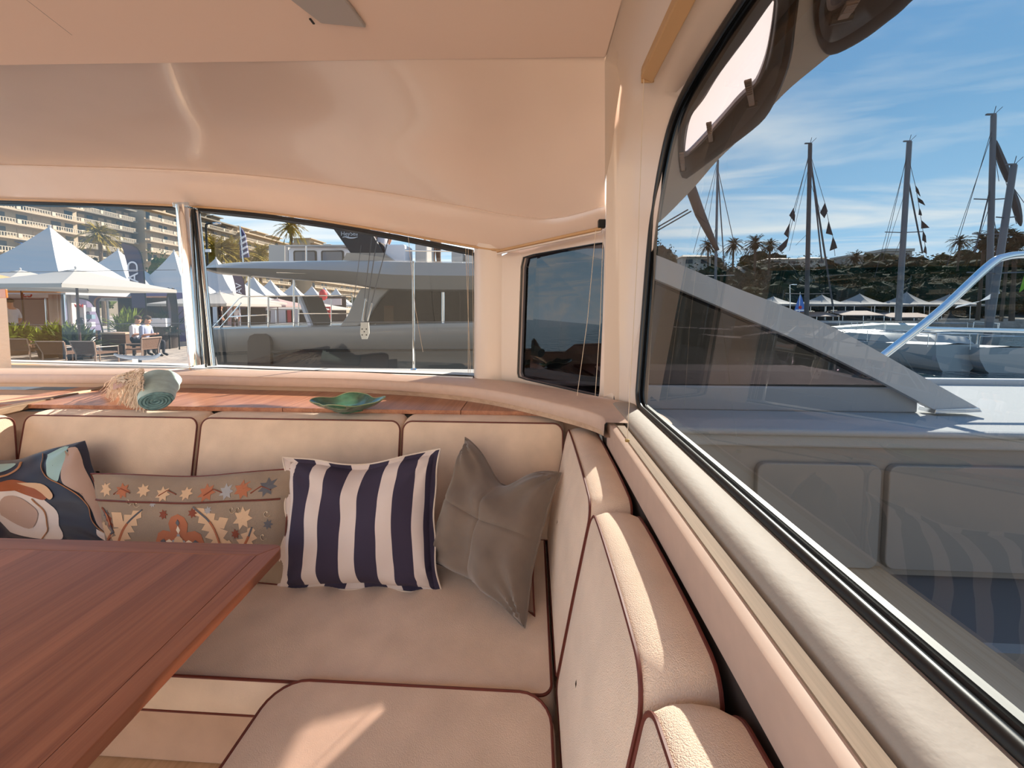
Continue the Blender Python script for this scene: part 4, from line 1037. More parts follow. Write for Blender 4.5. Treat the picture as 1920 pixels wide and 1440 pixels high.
def tent(c, w, hp, he, label, group, m=None, fascia=None, n=8, rot=0, opens=None):
    """pagoda tent: c ground centre, side w, peak height hp, eaves height he"""
    c = Vector(c); t_ = empty('pagoda_tent', c, label, 'tent', group); m = m or tent_m
    R_ = Matrix.Rotation(rot, 3, 'Z'); rows = []
    for k in range(9):
        f = k/8; rr = w/2*(.012+.988*f**1.0); z = he+(hp-he)*(1-f)**1.75
        row = []
        for (sx, sy) in ((1, 1), (-1, 1), (-1, -1), (1, -1)):
            for q in range(4):
                nx, ny = {(1, 1): (-1, 1), (-1, 1): (-1, -1), (-1, -1): (1, -1), (1, -1): (1, 1)}[(sx, sy)]
                g = q/4; sag = 1-.06*math.sin(PI*g)*f*0
                row.append(c+R_ @ Vector(((sx+(nx-sx)*g)*rr, (sy+(ny-sy)*g)*rr, 0))+Vector((0, 0, z-.10*w*.3*math.sin(PI*g)*(1-f)*f)))
        rows.append(row)
    rows.append([p-Vector((0, 0, .28)) for p in rows[-1]])
    mb = MB(); mb.grid(rows, closed=True); mb.build('roof', m, t_, smooth=False)
    for sx in (-1, 1):
        for sy in (-1, 1):
            p = c+R_ @ Vector((sx*w/2*.97, sy*w/2*.97, 0)); MB().tube([p, p+Vector((0, 0, he))], .04, 6).build('pole', steel, t_)
    MB().tube([c+Vector((0, 0, hp-.05)), c+Vector((0, 0, hp+.12))], .05, 6).build('finial', m, t_)
    return t_

# ---- big white tents on the quay (left)
TP_ = [(93, 427, 16.3, 6.0), (-60, 440, 17, 6.0), (221, 470, 22, 6.0), (326, 472, 24, 4.6), (405, 485, 27.5, 6), (475, 520, 39, 6), (507, 526, 44, 6), (549, 533, 50, 6), (585, 537, 55, 6), (608, 539, 59, 6), (630, 541, 63, 6)]
names = ['largest white pagoda tent, sharp peak in front of the flats at the left', 'white pagoda tent cut by the left edge of the picture', 'white pagoda tent behind the dark feather flag', 'small white pagoda tent just left of the chrome post', 'white pagoda tent just right of the chrome post, behind the grey bimini tip']
for i, (u, v, d, w_) in enumerate(TP_):
    p = at(u, v, y=d); 
    far = i >= 5
    tent((p.x, p.y, ZQ), w_, p.z-ZQ, 2.35, names[i] if i < 5 else 'small white pagoda tent under the grey bimini, %s of the far row' % ['leftmost', 'second', 'third', 'fourth', 'fifth', 'rightmost'][i-5], 'white pagoda tents on the quay', rot=math.radians(12) if i < 5 else .3)
# ---- booths under the tents
booth = empty('exhibition_booth', (at(60, 600, y=19).x, 19, ZQ), 'white exhibition booth with red crown logo and draped curtains at left', 'booth')
bx = lambda u, y: at(u, 600, y=y).x
def wallpx(name, u0, v0, u1, v1, y, m, parent, th=.06):
    a = at(u0, v0, y=y); b = at(u1, v1, y=y); return MB().box(((a.x+b.x)/2, y+th/2, (a.z+b.z)/2), (abs(b.x-a.x), th, abs(a.z-b.z))).build(name, m, parent)
dim = mat('booth_wall', hexl(150, 118, 112), .8); dimd = mat('booth_dark', hexl(52, 36, 32), .8)
wallpx('back_wall', -40, 548, 96, 690, 18.6, dim, booth)
wallpx('counter', 40, 612, 88, 640, 15.5, mat('counter_white', hexl(176, 150, 146), .6), booth, .5)
redm = mat('red', hexl(190, 40, 44), .6)
mb = MB(); cp0 = at(66, 634, y=15.45)
mb.prism([cp0+Vector((x, 0, z)) for x, z in ((-.25, 0), (-.32, .28), (-.15, .14), (0, .36), (.15, .14), (.32, .28), (.25, 0))], (0, .02, 0)); mb.build('crown_logo', redm, booth)
def text(s_, name, size, m, parent, loc, rot, ext=.004, align='CENTER'):
    cu = bpy.data.curves.new(name, 'FONT'); cu.body = s_; cu.size = size; cu.extrude = ext; cu.align_x = align; cu.align_y = 'CENTER'
    o = bpy.data.objects.new(name, cu); C.objects.link(o); bpy.context.view_layer.update()
    me = bpy.data.meshes.new_from_object(o.evaluated_get(bpy.context.evaluated_depsgraph_get())); bpy.data.objects.remove(o)
    me.materials.clear(); me.materials.append(m); o2 = bpy.data.objects.new(name, me); C.objects.link(o2)
    o2.parent = parent; o2.location = Vector(loc)-Vector(parent['_org']); o2.rotation_euler = rot; return o2
text('25', 'lettering', .55, redm, booth, at(50, 550, y=15.4), (PI/2, 0, 0), .01)
mb = MB(); rows = []
ca, cb3 = at(93, 548, y=14.6), at(136, 548, y=14.6)
for z in (ca.z, (ca.z+ZQ)/2, ZQ):
    rows.append([Vector((ca.x+(cb3.x-ca.x)*k/60, 14.6+.09*math.sin(k*.9)+.04*math.sin(k*2.3), z)) for k in range(61)])
mb.grid(rows); mb.build('curtain', mat('curtain_white', hexl(216, 204, 200), .8, trans=.2), booth, smooth=True)
wallpx('post', 115, 548, 123, 690, 14.4, mat('taupe', hexl(96, 78, 72), .7), booth)
# purple kiosk
purple = mat('purple', hexl(96, 84, 130), .6)
kio = empty('purple_kiosk', (at(260, 600, y=17).x, 17, ZQ), 'kiosk with purple fascia and dark rounded opening behind the seated people', 'kiosk')
a = at(166, 549, y=17); b_ = at(345, 549, y=17); 
mb = MB(); fz = ZQ
outer_ = [(a.x, fz), (a.x, a.z), (b_.x, a.z), (b_.x, fz)]
ins = at(178, 557, y=17); inb = at(330, 557, y=17); r0 = .28
inn_ = [(ins.x+.0, fz)]+[(ins.x+r0-r0*math.cos(t_), ins.z-r0+r0*math.sin(t_)) for t_ in [PI/2*k/5 for k in range(6)]]+[(inb.x-r0+r0*math.sin(t_), ins.z-r0+r0*math.cos(t_)) for t_ in [PI/2*k/5 for k in range(6)]]+[(inb.x, fz)]
loop_ = [Vector((x, 17, z)) for x, z in outer_+inn_[::-1]]
mb.prism(loop_, (0, .15, 0)); mb.build('fascia', purple, kio)
MB().tube([Vector((x, 16.98, z)) for x, z in inn_], .04, 6).build('arch_trim', mat('copper', hexl(198, 140, 110), .4), kio, smooth=True)
MB().box(((a.x+b_.x)/2, 18.3, (a.z+fz)/2), (b_.x-a.x, .1, a.z-fz)).build('back_wall', dimd, kio)
# feather flags
def feather(u0, vb, vt, y, wd, label, txt, m, tm, curve=1, group='feather flags on the quay', tsz=.42, lean=0):
    base = at(u0, 600, y=y); base.z = ZQ; top = at(u0, vt, y=y).z; h = top-ZQ
    t_ = empty('feather_flag', base, label, 'flag', group)
    pole = [base+Vector((lean*k/12, 0, h*k/12)) for k in range(10)]
    P = cr_spline([base, base+Vector((lean*.3, 0, h*.45)), base+Vector((lean*.8-.03*curve, 0, h*.78)), base+Vector((lean-.22*wd*curve, 0, h*.94)), base+Vector((lean-.8*wd*curve, 0, h))], 6)
    MB().tube(P, .022, 6).build('pole', blackp, t_, smooth=True)
    inner = []; k0 = 5
    rows = [[], []]
    for i in range(k0, len(P)):
        f = (i-k0)/(len(P)-1-k0); e_ = P[i]
        w_ = wd*(1-.10*math.sin(PI*f)) if True else wd
        xi = base.x+lean-wd*curve*(.62+.35*f)
        rows[0].append(e_); rows[1].append(Vector((xi, e_.y+.03*math.sin(f*7), e_.z-.02*f)))
    MB().grid(rows).build('banner', m, t_, smooth=True)
    if txt:
        zc_ = ZQ+h*.68
        text(txt, 'lettering', tsz, tm, t_, (base.x+lean*.7-wd*curve*.42, y-.05, zc_), (PI/2, -PI/2 if curve > 0 else PI/2, 0), .006)
    return t_
dkpur = mat('dark_purple', hexl(58, 50, 74), .7, trans=.1); whm = mat('white_print', (.8, .8, .85), .6)
feather(275, 690, 455, 14.5, .95, 'tall dark purple feather flag with white lettering in front of the tents', 'BAD', dkpur, whm, tsz=.62)
feather(195, 690, 558, 13.2, .8, 'pale lilac feather banner leaning beside the brochure stand', 'GBE', mat('lilac', hexl(186, 176, 214), .6, trans=.2), dkpur, tsz=.3, lean=-.35)
feather(462, 640, 512, 26, 1.0, 'far feather flag in purple and white seen beneath the grey bimini', 'DAV', dkpur, whm, tsz=.6)
feather(334, 690, 540, 13.5, .42, 'narrow black teardrop banner just left of the chrome post', '', mat('black_cloth', hexl(40, 36, 42), .7), whm)
feather(316, 690, 540, 13.7, -.30, 'dark curved banner pole left of the black teardrop banner', '', mat('grey_cloth', hexl(110, 100, 110), .7), whm, curve=1)
# blue-white flag on the catamaran stern
bf = empty('striped_flag', at(455, 490, y=7.6), 'furled blue and white striped flag above the grey bimini tip', 'flag')
fl_pts = [at(u, v, y=7.6) for u, v in ((452, 428), (459, 440), (466, 482), (450, 484), (449, 455))]
MB().prism(fl_pts, (0, .03, 0)).build('cloth', mat('flag_blue', hexl(60, 66, 110), .8), bf)
for k in range(4): MB().prism([at(450+k, 446+10*k, y=7.58), at(460+k*1.5, 440+10*k, y=7.58), at(460+k*1.5, 444+10*k, y=7.58), at(450+k, 450+10*k, y=7.58)], (0, .01, 0)).build('stripe', whm, bf)
MB().tube([at(450, 424, y=7.6), at(456, 492, y=7.6)], .012, 6).build('pole', steel, bf)
# umbrellas
def umbrella(u, vt, y, rad, label, drop=.35, m=None, polev=True, under=None):
    top = at(u, vt, y=y); c = Vector((top.x, y, ZQ)); t_ = empty('parasol', c, label, 'parasol', 'parasols on the quay')
    rows = []
    for k in range(6):
        f = k/5; rows.append([Vector((top.x+rad*(.03+.97*f)*math.cos(PI/4+PI/2*q_)*1.3, y+rad*(.03+.97*f)*math.sin(PI/4+PI/2*q_)*1.3, top.z-drop*f**.85)) for q_ in range(4)])
    ed = rows[-1]; rows2 = []
    for r_ in rows:
        rr = []
        for q_ in range(4):
            for g in range(4): rr.append(r_[q_].lerp(r_[(q_+1) % 4], g/4)+Vector((0, 0, .05*math.sin(PI*g/4)*0)))
        rows2.append(rr)
    rows2.append([p-Vector((0, 0, .10)) for p in rows2[-1]])
    MB().grid(rows2, closed=True).build('canopy', m or mat('parasol_cream', (.52, .49, .45), .7, trans=.25), t_)
    MB().tube([c, top-Vector((0, 0, .02))], .03, 8).build('pole', mat('dark_pole', hexl(70, 44, 40), .5), t_, smooth=True)
    for q_ in range(4): MB().tube([top-Vector((0, 0, .08)), ed[q_]-Vector((0, 0, .01))], .012, 5).build('rib', MATS['dark_pole'], t_)
    MB().lathe(Vector((top.x, y, top.z)), [(.001, .10), (.03, .07), (.02, .0), (.22, -.05)], 8).build('cap', tent_m, t_)
    MB().lathe(c, [(.001, .08), (.25, .08), (.27, 0)], 12).build('base', blackp, t_)
umbrella(142, 505, 10.6, 1.70, 'large pale square parasol on a dark pole in front of the biggest tent', .52)
umbrella(38, 507, 12.4, 1.6, 'pale parasol behind the large one, near the left edge', .5)
umbrella(-45, 505, 11.0, 1.5, 'cream and orange lit parasol cut by the left edge', .55, m=mat('parasol_orange', hexl(230, 178, 120), .7, trans=.3))
umbrella(412, 548, 17, 1.9, 'cream parasol just right of the chrome post', .55)
umbrella(436, 549, 20, 2.0, 'second cream parasol beyond the one by the chrome post', .5)
umbrella(590, 566, 32, 2.6, 'far cream parasol under the bimini, left of the red banner', .6)
umbrella(520, 560, 26, 1.9, 'rose-coloured parasol in the middle of the far tent row', .5, m=mat('parasol_rose', hexl(176, 150, 146), .7, trans=.2))
# planters, bushes, chairs
def planter(u, vb, y, w_, h_, label, pm, m=leaf_br, bh=.7, seed=1, n=240):
    p = at(u, vb, y=y); p.z = ZQ; t_ = empty('planter', p, label, 'planter')
    MB().lathe(p, [(.001, h_), (w_*.46, h_), (w_*.5, h_*.98), (w_*.42, 0), (.001, 0)], 14).build('pot', pm, t_, smooth=True)
    mb = MB(); rnd = random.Random(seed)
    for k in range(n):
        an = rnd.random()*2*PI; el = rnd.uniform(.1, 1.5); L0 = bh*rnd.uniform(.4, 1.1); d = Vector((math.cos(an)*math.cos(el), math.sin(an)*math.cos(el), math.sin(el))); s_ = d.cross(Z).normalized()*.05
        o_ = p+Vector((rnd.uniform(-.3, .3)*w_, rnd.uniform(-.3, .3)*w_, h_-.05)); mid = o_+d*L0*.55; tip = o_+d*L0-Vector((0, 0, .18*L0))
        mb.add([o_, mid+s_, tip, mid-s_], [(0, 1, 2, 3)])
    mb.build('leaves', m, t_)['kind'] = 'stuff'
terra = mat('terracotta', hexl(120, 92, 76), .8); potd = mat('pot_dark', hexl(48, 36, 32), .8)
planter(30, 665, 11.6, .7, .5, 'bright green shrub in a pale planter beside the standing man', terra, bh=.8, seed=1)
planter(62, 665, 13.0, .5, .45, 'low planter with yellow-green leaves between man and curtains', terra, bh=.6, seed=8, n=140)
planter(108, 665, 11.2, .9, .45, 'dense green shrub in a dark pot in front of the curtains', potd, bh=.95, seed=2)
planter(142, 665, 11.0, .8, .40, 'bright leafy shrub right of the dark pot, beneath the parasol pole', potd, bh=.85, seed=3, m=leaf_md)
planter(238, 650, 14.5, .8, .6, 'tall palm-like plant against the purple kiosk', potd, bh=1.35, seed=4, n=120)
planter(312, 650, 14.0, .8, .6, 'dark leafy plant left of the chrome post', potd, bh=1.3, seed=5, m=leaf_dk, n=160)
rat = mat('rattan', hexl(112, 82, 64), .8, bump=.6, bscale=40)
alu = mat('alu_frame', hexl(176, 150, 132), .4)
def chair(u, y, label, w_=.58, rot=0, hs=.72):
    p = at(u, 680, y=y); p.z = ZQ; t_ = empty('outdoor_chair', p, label, 'chair', 'woven chairs on the quay'); R_ = Matrix.Rotation(rot, 3, 'Z')
    f = lambda x, y_, z: p+R_ @ Vector((x*w_, y_*w_, z*hs))
    MB().box(p+Vector((0, 0, .42*hs)), (w_, w_, .04), R_).build('seat', rat, t_)
    MB().prism([f(-.5, -.5, .45), f(.5, -.5, .45), f(.58, -.62, .86), f(-.58, -.62, .86)], R_ @ Vector((0, .04, 0))).build('backrest', rat, t_)
    for sx in (-1, 1):
        MB().tube([f(.5*sx, -.5, 0), f(.5*sx, -.5, .45), f(.6*sx, -.64, .88)], .015, 6).build('leg', alu, t_)
        MB().tube([f(.5*sx, .5, 0), f(.5*sx, .5, .64), f(.52*sx, -.5, .66)], .015, 6).build('leg', alu, t_)
    MB().tube([f(-.6, -.64, .88), f(.6, -.64, .88)], .018, 6).build('top_rail', alu, t_)
chair(131, 9.8, 'brown woven chair seen from behind, left of its twin beneath the parasol', .66)
chair(184, 9.8, 'brown woven chair seen from behind, right one of the pair', .56)
chair(66, 10.6, 'dark patterned chair behind the low wall at far left', .7)
chair(268, 10.9, 'folding chair frame beside the seated people', .5, PI/2)
wb = empty('low_bench', at(215, 640, y=12), 'brown low bench wall with pale top in front of the purple kiosk', 'bench')
a = at(193, 626, y=12.0); b_ = at(238, 626, y=12.0)
MB().box(((a.x+b_.x)/2, 12.2, (ZQ+a.z)/2), (b_.x-a.x, .5, a.z-ZQ)).build('body', mat('bench_brown', hexl(104, 76, 58), .8), wb)
MB().box(((a.x+b_.x)/2, 12.2, a.z+.02), (b_.x-a.x+.05, .55, .05)).build('top', oak, wb)
bxw = empty('white_crate', at(296, 612, y=13.5), 'white box on a stand beside the plant, left of the chrome post', 'box')
a = at(281, 597, y=13.5); b_ = at(311, 613, y=13.5); MB().box(((a.x+b_.x)/2, 13.7, (a.z+b_.z)/2), (b_.x-a.x, .4, a.z-b_.z)).build('box', whm, bxw, bevel=.01)
MB().box(((a.x+b_.x)/2, 13.7, (ZQ+b_.z)/2), (.3, .3, b_.z-ZQ)).build('stand', potd, bxw)
brs = empty('brochure_stand', at(163, 640, y=12.6), 'white brochure stand with red crown poster and stepped leaflet trays', 'stand')
wallpx('poster', 142, 572, 161, 645, 12.6, mat('poster_white', hexl(206, 196, 200), .6), brs)
c_ = at(149, 604, y=12.55); MB().lathe(c_, [(.001, .0), (.13, .0)], 8)
mb = MB(); mb.prism([c_+Vector((.15*math.cos(PI/4*k+PI/8), 0, .17*math.sin(PI/4*k+PI/8))) for k in range(8)], (0, .03, 0)); mb.build('badge', mat('badge_grey', hexl(74, 76, 92), .6), brs)
c_ = at(147, 576, y=12.55); MB().prism([c_+Vector((x*.5, 0, z*.4)) for x, z in ((-.25, 0), (-.32, .28), (-.15, .14), (0, .36), (.15, .14), (.32, .28), (.25, 0))], (0, .02, 0)).build('crown_logo', redm, brs)
for k in range(5): wallpx('leaflet_tray', 161, 576+14*k, 172, 584+14*k, 12.5, whm if k % 2 == 0 else mat('tray_blue', hexl(120, 150, 170), .6), brs, .12)
lamp = empty('street_lamp', (at(386, 600, y=34).x, 34, ZQ), 'thin dark street lamp with curved head right of the chrome post', 'lamp')
tp = at(386, 421, y=34); MB().tube([(tp.x, 34, ZQ), (tp.x, 34, tp.z)], .09, 6).build('pole', blackp, lamp)
MB().tube([tp, at(400, 417, y=34), at(409, 420, y=34)], .07, 6).build('arm', blackp, lamp); MB().blob(at(406, 419, y=34), (.5, .2, .12), 1, 0).build('head', steel, lamp)
MB().box(at(390, 470, y=33.8), (.5, .1, .25)).build('sign', whm, lamp)

# ---- people
def person(base, yaw, seated, label, shirt, trou, hair=(.05, .03, .02), scale=1.0, arm='down', m_skin=None):
    skin = mat('skin', hexl(196, 140, 112), .6)
    J = {}
    if not seated:
        pts = [(0, 0, .95), (0, .0, 1.15), (0, 0, 1.36), (0, 0, 1.50), (0, .02, 1.60), (0, .02, 1.70),
               (.17, 0, 1.42), (.25, -.02, 1.16), (.24, .10, .93), (.24, .15, .84), (-.17, 0, 1.42), (-.25, -.02, 1.16), (-.24, .10, .93), (-.24, .15, .84),
               (.10, 0, .88), (.11, .02, .50), (.11, -.02, .10), (.12, .14, .04), (-.10, 0, .88), (-.11, .02, .50), (-.11, -.02, .10), (-.12, .14, .04)]
        if arm == 'hold': 
            for i, p in ((7, (.24, .05, 1.15)), (8, (.14, .28, 1.18)), (9, (.08, .34, 1.20)), (11, (-.24, .05, 1.15)), (12, (-.14, .28, 1.18)), (13, (-.08, .34, 1.20))): pts[i] = p
    else:
        pts = [(0, 0, .50), (0, .02, .68), (0, .05, .90), (0, .08, 1.03), (0, .13, 1.11), (0, .14, 1.21),
               (.17, .06, .96), (.22, .10, .70), (.10, .30, .72), (.05, .36, .74), (-.17, .06, .96), (-.22, .10, .70), (-.10, .30, .72), (-.05, .36, .74),
               (.10, .05, .48), (.13, .46, .50), (.12, .44, .10), (.12, .58, .04), (-.10, .05, .48), (-.13, .46, .50), (-.12, .44, .10), (-.12, .58, .04)]
    rad = [.13, .12, .14, .055, .085, .075, .07, .045, .032, .035, .07, .045, .032, .035, .085, .058, .04, .04, .085, .058, .04, .04]
    ed = [(0, 1), (1, 2), (2, 3), (3, 4), (4, 5), (2, 6), (6, 7), (7, 8), (8, 9), (2, 10), (10, 11), (11, 12), (12, 13), (0, 14), (14, 15), (15, 16), (16, 17), (0, 18), (18, 19), (19, 20), (20, 21)]
    me = bpy.data.meshes.new('b'); me.from_pydata([tuple(Vector(p)*scale) for p in pts], ed, []); ob = bpy.data.objects.new('b', me); C.objects.link(ob)
    sk = ob.modifiers.new('s', 'SKIN'); 
    for i, v in enumerate(me.skin_vertices[0].data if me.skin_vertices else []): v.radius = (rad[i]*scale,)*2; v.use_root = (i == 0)
    ob.modifiers.new('u', 'SUBSURF').levels = 1
    bpy.context.view_layer.update()
    m2 = bpy.data.meshes.new_from_object(ob.evaluated_get(bpy.context.evaluated_depsgraph_get())); bpy.data.objects.remove(ob)
    m2.materials.clear()
    for q in (skin, shirt, trou, blackp): m2.materials.append(q)
    bones = [(e_, Vector(pts[e_[0]])*scale, Vector(pts[e_[1]])*scale) for e_ in ed]
    kind = {}
    for e_ in ed: kind[e_] = 1 if e_ in ((0, 1), (1, 2), (2, 6), (2, 10), (6, 7), (10, 11)) else (2 if e_ in ((0, 14), (14, 15), (15, 16), (0, 18), (18, 19), (19, 20)) else (3 if e_ in ((16, 17), (20, 21)) else 0))
    for f in m2.polygons:
        c = f.center; best = min(bones, key=lambda b: (c-b[1].lerp(b[2], max(0, min(1, (c-b[1]).dot(b[2]-b[1])/max(1e-6, (b[2]-b[1]).length_squared))))).length)
        f.material_index = kind[best[0]]; f.use_smooth = True
    body = bpy.data.objects.new('person', m2); C.objects.link(body); body.location = base; body.rotation_euler = (0, 0, yaw); body['_org'] = (0, 0, 0); tag(body, label, 'person')
    hd = Vector(pts[5])*scale
    o = MB().blob(hd+Vector((0, -.015, .03))*scale, Vector((.088, .10, .075))*scale, 2, .08, 1).build('hair', mat('hair_%d' % int(hair[0]*100), hair, .9), None, smooth=True); o.parent = body; o['_org'] = (0, 0, 0)
    fc = hd+Vector((0, .088, -.05))*scale
    nz_ = MB().blob(fc, Vector((.014, .02, .02))*scale, 1, 0).build('nose', skin, None); nz_.parent = body
    for sx in (-1, 1):
        e_ = MB().blob(hd+Vector((sx*.032, .083, -.02))*scale, Vector((.012, .008, .008))*scale, 1, 0).build('eye', blackp, None); e_.parent = body
        e_ = MB().blob(hd+Vector((sx*.088, 0, -.03))*scale, Vector((.012, .02, .03))*scale, 1, 0).build('ear', skin, None); e_.parent = body
    return body
shw = mat('shirt_white', hexl(206, 204, 214), .8); shb = mat('shirt_blue', hexl(150, 160, 190), .8); tdk = mat('trousers_dark', hexl(40, 38, 48), .8); shd = mat('shirt_dark', hexl(40, 36, 40), .8)
p = at(24, 640, y=12.0); person((p.x, 12.0, ZQ), math.radians(100), False, 'man in a white polo shirt and sunglasses standing at the far left', shw, tdk, scale=1.03)
p = at(252, 640, y=11.6); person((p.x, 11.6, ZQ-.02), math.radians(-75), True, 'person in a white shirt sitting bent over, left of the seated pair', shw, tdk)
p = at(270, 640, y=11.4); person((p.x, 11.4, ZQ-.02), math.radians(-75), True, 'person in a pale blue shirt sitting and reading, right of the seated pair', shb, tdk)
for u_, y_ in ((252, 11.7), (270, 11.5)):
    p = at(u_, 640, y=y_); s_ = empty('stool', (p.x, y_, ZQ), 'low dark bench seat carrying the %s seated person' % ('left' if u_ < 260 else 'right'), 'seat')
    MB().box((p.x, y_, ZQ+.36), (.45, .45, .05)).build('seat', potd, s_)
    for sx in (-1, 1):
        for sy in (-1, 1): MB().tube([(p.x+sx*.18, y_+sy*.18, ZQ), (p.x+sx*.18, y_+sy*.18, ZQ+.34)], .02, 6).build('leg', potd, s_)
for (u, y_, yw_, lab, sm) in ((505, 24, 1.8, 'person in dark clothes walking past the tents, seen under the bimini', shd), (442, 21, 1.0, 'person in white by the far stands right of the chrome post', shw), (416, 22, -1, 'person in a dark top at the booth right of the chrome post', shd), (606, 34, 0, 'distant person in dark clothes beside the red banner', shd)):
    p = at(u, 640, y=y_); person((p.x, y_, ZQ), yw_, False, lab, sm, tdk, arm='hold' if u == 505 else 'down')
# far stands seen under the bimini
fs_ = empty('market_stand', (at(520, 600, y=36).x, 36, ZQ), 'row of far exhibition stands in shade with white curtain walls', 'stand')
wallpx('dark_wall', 392, 556, 650, 625, 38, dimd, fs_)
for i, (u0, v0, u1, v1, m_) in enumerate(((398, 562, 408, 612, whm), (425, 560, 452, 612, mat('stand_pink', hexl(196, 150, 150), .7)), (498, 566, 536, 606, mat('stand_white', hexl(200, 186, 186), .7)), (538, 572, 546, 606, redm), (548, 570, 560, 606, MATS['stand_white']), (585, 560, 640, 572, MATS['stand_white']))): wallpx('panel', u0, v0, u1, v1, 37.2, m_, fs_)
rb = empty('red_banner', at(613, 595, y=30), 'red roll-up banner with pale swirl at the end of the tent row', 'banner')
wallpx('panel', 607, 575, 620, 604, 30, redm, rb); MB().blob(at(613, 590, y=29.9), (.14, .02, .3), 1, 0).build('swirl', whm, rb)
rc = empty('red_canopy', at(606, 555, y=33), 'small round red canopy among the far white tents', 'canopy')
MB().blob(at(606, 553, y=33), (.35, .35, .5), 2, 0).build('dome', redm, rc, smooth=True); MB().tube([at(606, 560, y=33), Vector((at(606, 560, y=33).x, 33, ZQ))], .04, 6).build('pole', steel, rc)

# ---- palms by the flats
for i, (u, v, d, r_, lab, m_) in enumerate(((545, 415, 62, 2.4, 'tall palm standing against the sky above the white cabin', palm_y), (404, 456, 46, 3.0, 'bushy golden palm right of the chrome post', palm_y), (437, 462, 48, 2.8, 'bushy palm between the golden palm and the striped flag', palm_y), (487, 466, 52, 2.4, 'low palm left of the white cabin', palm_y), (186, 428, 34, 1.5, 'golden-green palm behind the tents, left of the feather flag', palm_y), (12, 500, 40, 2.2, 'dark green palm at the left edge below the balconies', palm_y))):
    p = at(u, v, y=d); palm((p.x, d, ZQ), p.z-ZQ+(.3*r_), r_*1.15, lab, m_, nf=54, seed=i)
for i, (u, v, d, r_, lab) in enumerate(((303, 487, 30, 1.2, 'bright green tree between the feather flag and the chrome post'), (18, 498, 42, 2.0, 'dark shrub below the balconies at the far left'), (160, 500, 40, 2.5, 'dark tree behind the biggest tent'))):
    p = at(u, v, y=d); tree('tree', (p.x, d, ZQ), p.z-ZQ+r_*.5, r_, lab, [leaf_md, leaf_md, leaf_dk][i], seed=i+40)

# ---- apartment buildings
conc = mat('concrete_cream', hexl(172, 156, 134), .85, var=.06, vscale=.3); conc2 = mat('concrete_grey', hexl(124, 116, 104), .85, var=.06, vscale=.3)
win_m = mat('window_dark', (.03, .035, .04), .15); shut = mat('shutter', hexl(172, 152, 130), .8); rail_m = mat('balustrade', hexl(186, 174, 156), .8); awn = mat('awning_blue', hexl(30, 110, 190), .7)
def building(x0, y0, y1, zt, fh, label, m, name='apartment_building', awnings=(), vary=0, seed=0):
    """facade plane x=x0 facing +x between y0..y1, top zt, floors every fh"""
    rnd = random.Random(seed)
    t_ = empty(name, (x0-6, (y0+y1)/2, ZQ), label, 'building', 'apartment blocks behind the tents')
    MB().box((x0-7, (y0+y1)/2, (zt+ZQ)/2), (14, y1-y0, zt-ZQ)).build('wall', m, t_)
    nfl = int((zt-4)/fh); nb = max(3, int((y1-y0)/5.2)); bw_ = (y1-y0)/nb
    wn = 0
    for k in range(nfl+1):
        z = zt-k*fh
        st_ = 1.0 if k else -.5
        MB().box((x0+.9, (y0+y1)/2, z), (1.9+.2*(k == 0), y1-y0+.4, .42)).build('balcony_slab', m, t_)
        if k == 0: continue
        mb = MB(); 
        for j in range(nb):
            ya = y0+j*bw_
            n_ = 12
            for q in range(n_): mb.box((x0+1.75, ya+.5+(bw_-1)*q/(n_-1), z+.62), (.10, .12, .8))
            mb.box((x0+1.75, ya+bw_/2, z+1.05), (.16, bw_-.7, .12)); mb.box((x0+1.75, ya+.1, z+.62), (.3, .55, .95))
        mb.build('balustrade', rail_m, t_)['kind'] = 'stuff'
        for j in range(nb):
            ya = y0+(j+.5)*bw_
            if wn < 250:
                o = MB().box((x0+.03, ya-bw_*.2, z+1.35), (.1, bw_*.30, 2.1)).build('window', win_m if rnd.random() < .6 else shut, t_); wn += 1
                o = MB().box((x0+.03, ya+bw_*.22, z+1.35), (.1, bw_*.26, 2.1)).build('window', win_m if rnd.random() < .4 else shut, t_); wn += 1
            if (j, k) in awnings:
                mb = MB(); mb.prism([(x0+.1, ya-bw_*.45, z+2.6), (x0+2.4, ya-bw_*.45, z+1.9), (x0+2.4, ya-bw_*.45, z+1.8), (x0+.1, ya-bw_*.45, z+2.5)], (0, bw_*.9, 0)); mb.build('awning', awn, t_)
    # penthouses
    for q in range(3):
        ya = y0+(y1-y0)*(.18+.3*q); MB().box((x0-7, ya, zt+1.3), (8, (y1-y0)*.2, 2.6)).build('penthouse', m, t_); MB().box((x0-6.6, ya, zt+2.7), (9.5, (y1-y0)*.23, .3)).build('penthouse_roof', m, t_)
    return t_
def bz(u, v, x): return at(u, v, x=x)
XB = -112
def fl(u, v): p = at(u, v, x=XB); return p
yA = fl(-140, 500).y; yB_ = fl(158, 500).y; yC = fl(330, 500).y
building(XB, yA, yB_-1, fl(60, 350).z+3, 3.05, 'cream apartment block with long balustraded balconies and blue awnings at the far left', conc, awnings=((6, 5), (5, 7), (2, 6), (6, 4)), seed=1)
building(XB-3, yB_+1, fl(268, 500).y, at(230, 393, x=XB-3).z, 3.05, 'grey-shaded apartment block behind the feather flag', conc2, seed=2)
building(XB-1, fl(268, 500).y+2, fl(345, 500).y, at(320, 405, x=XB-1).z, 3.05, 'tan apartment block just left of the chrome post', conc, seed=3)
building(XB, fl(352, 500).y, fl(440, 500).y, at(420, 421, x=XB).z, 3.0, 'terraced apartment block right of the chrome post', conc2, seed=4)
building(XB+2, fl(443, 500).y, fl(540, 500).y, at(490, 446, x=XB+2).z, 3.0, 'stepped pale apartment block left of the tall palm', conc, seed=5)
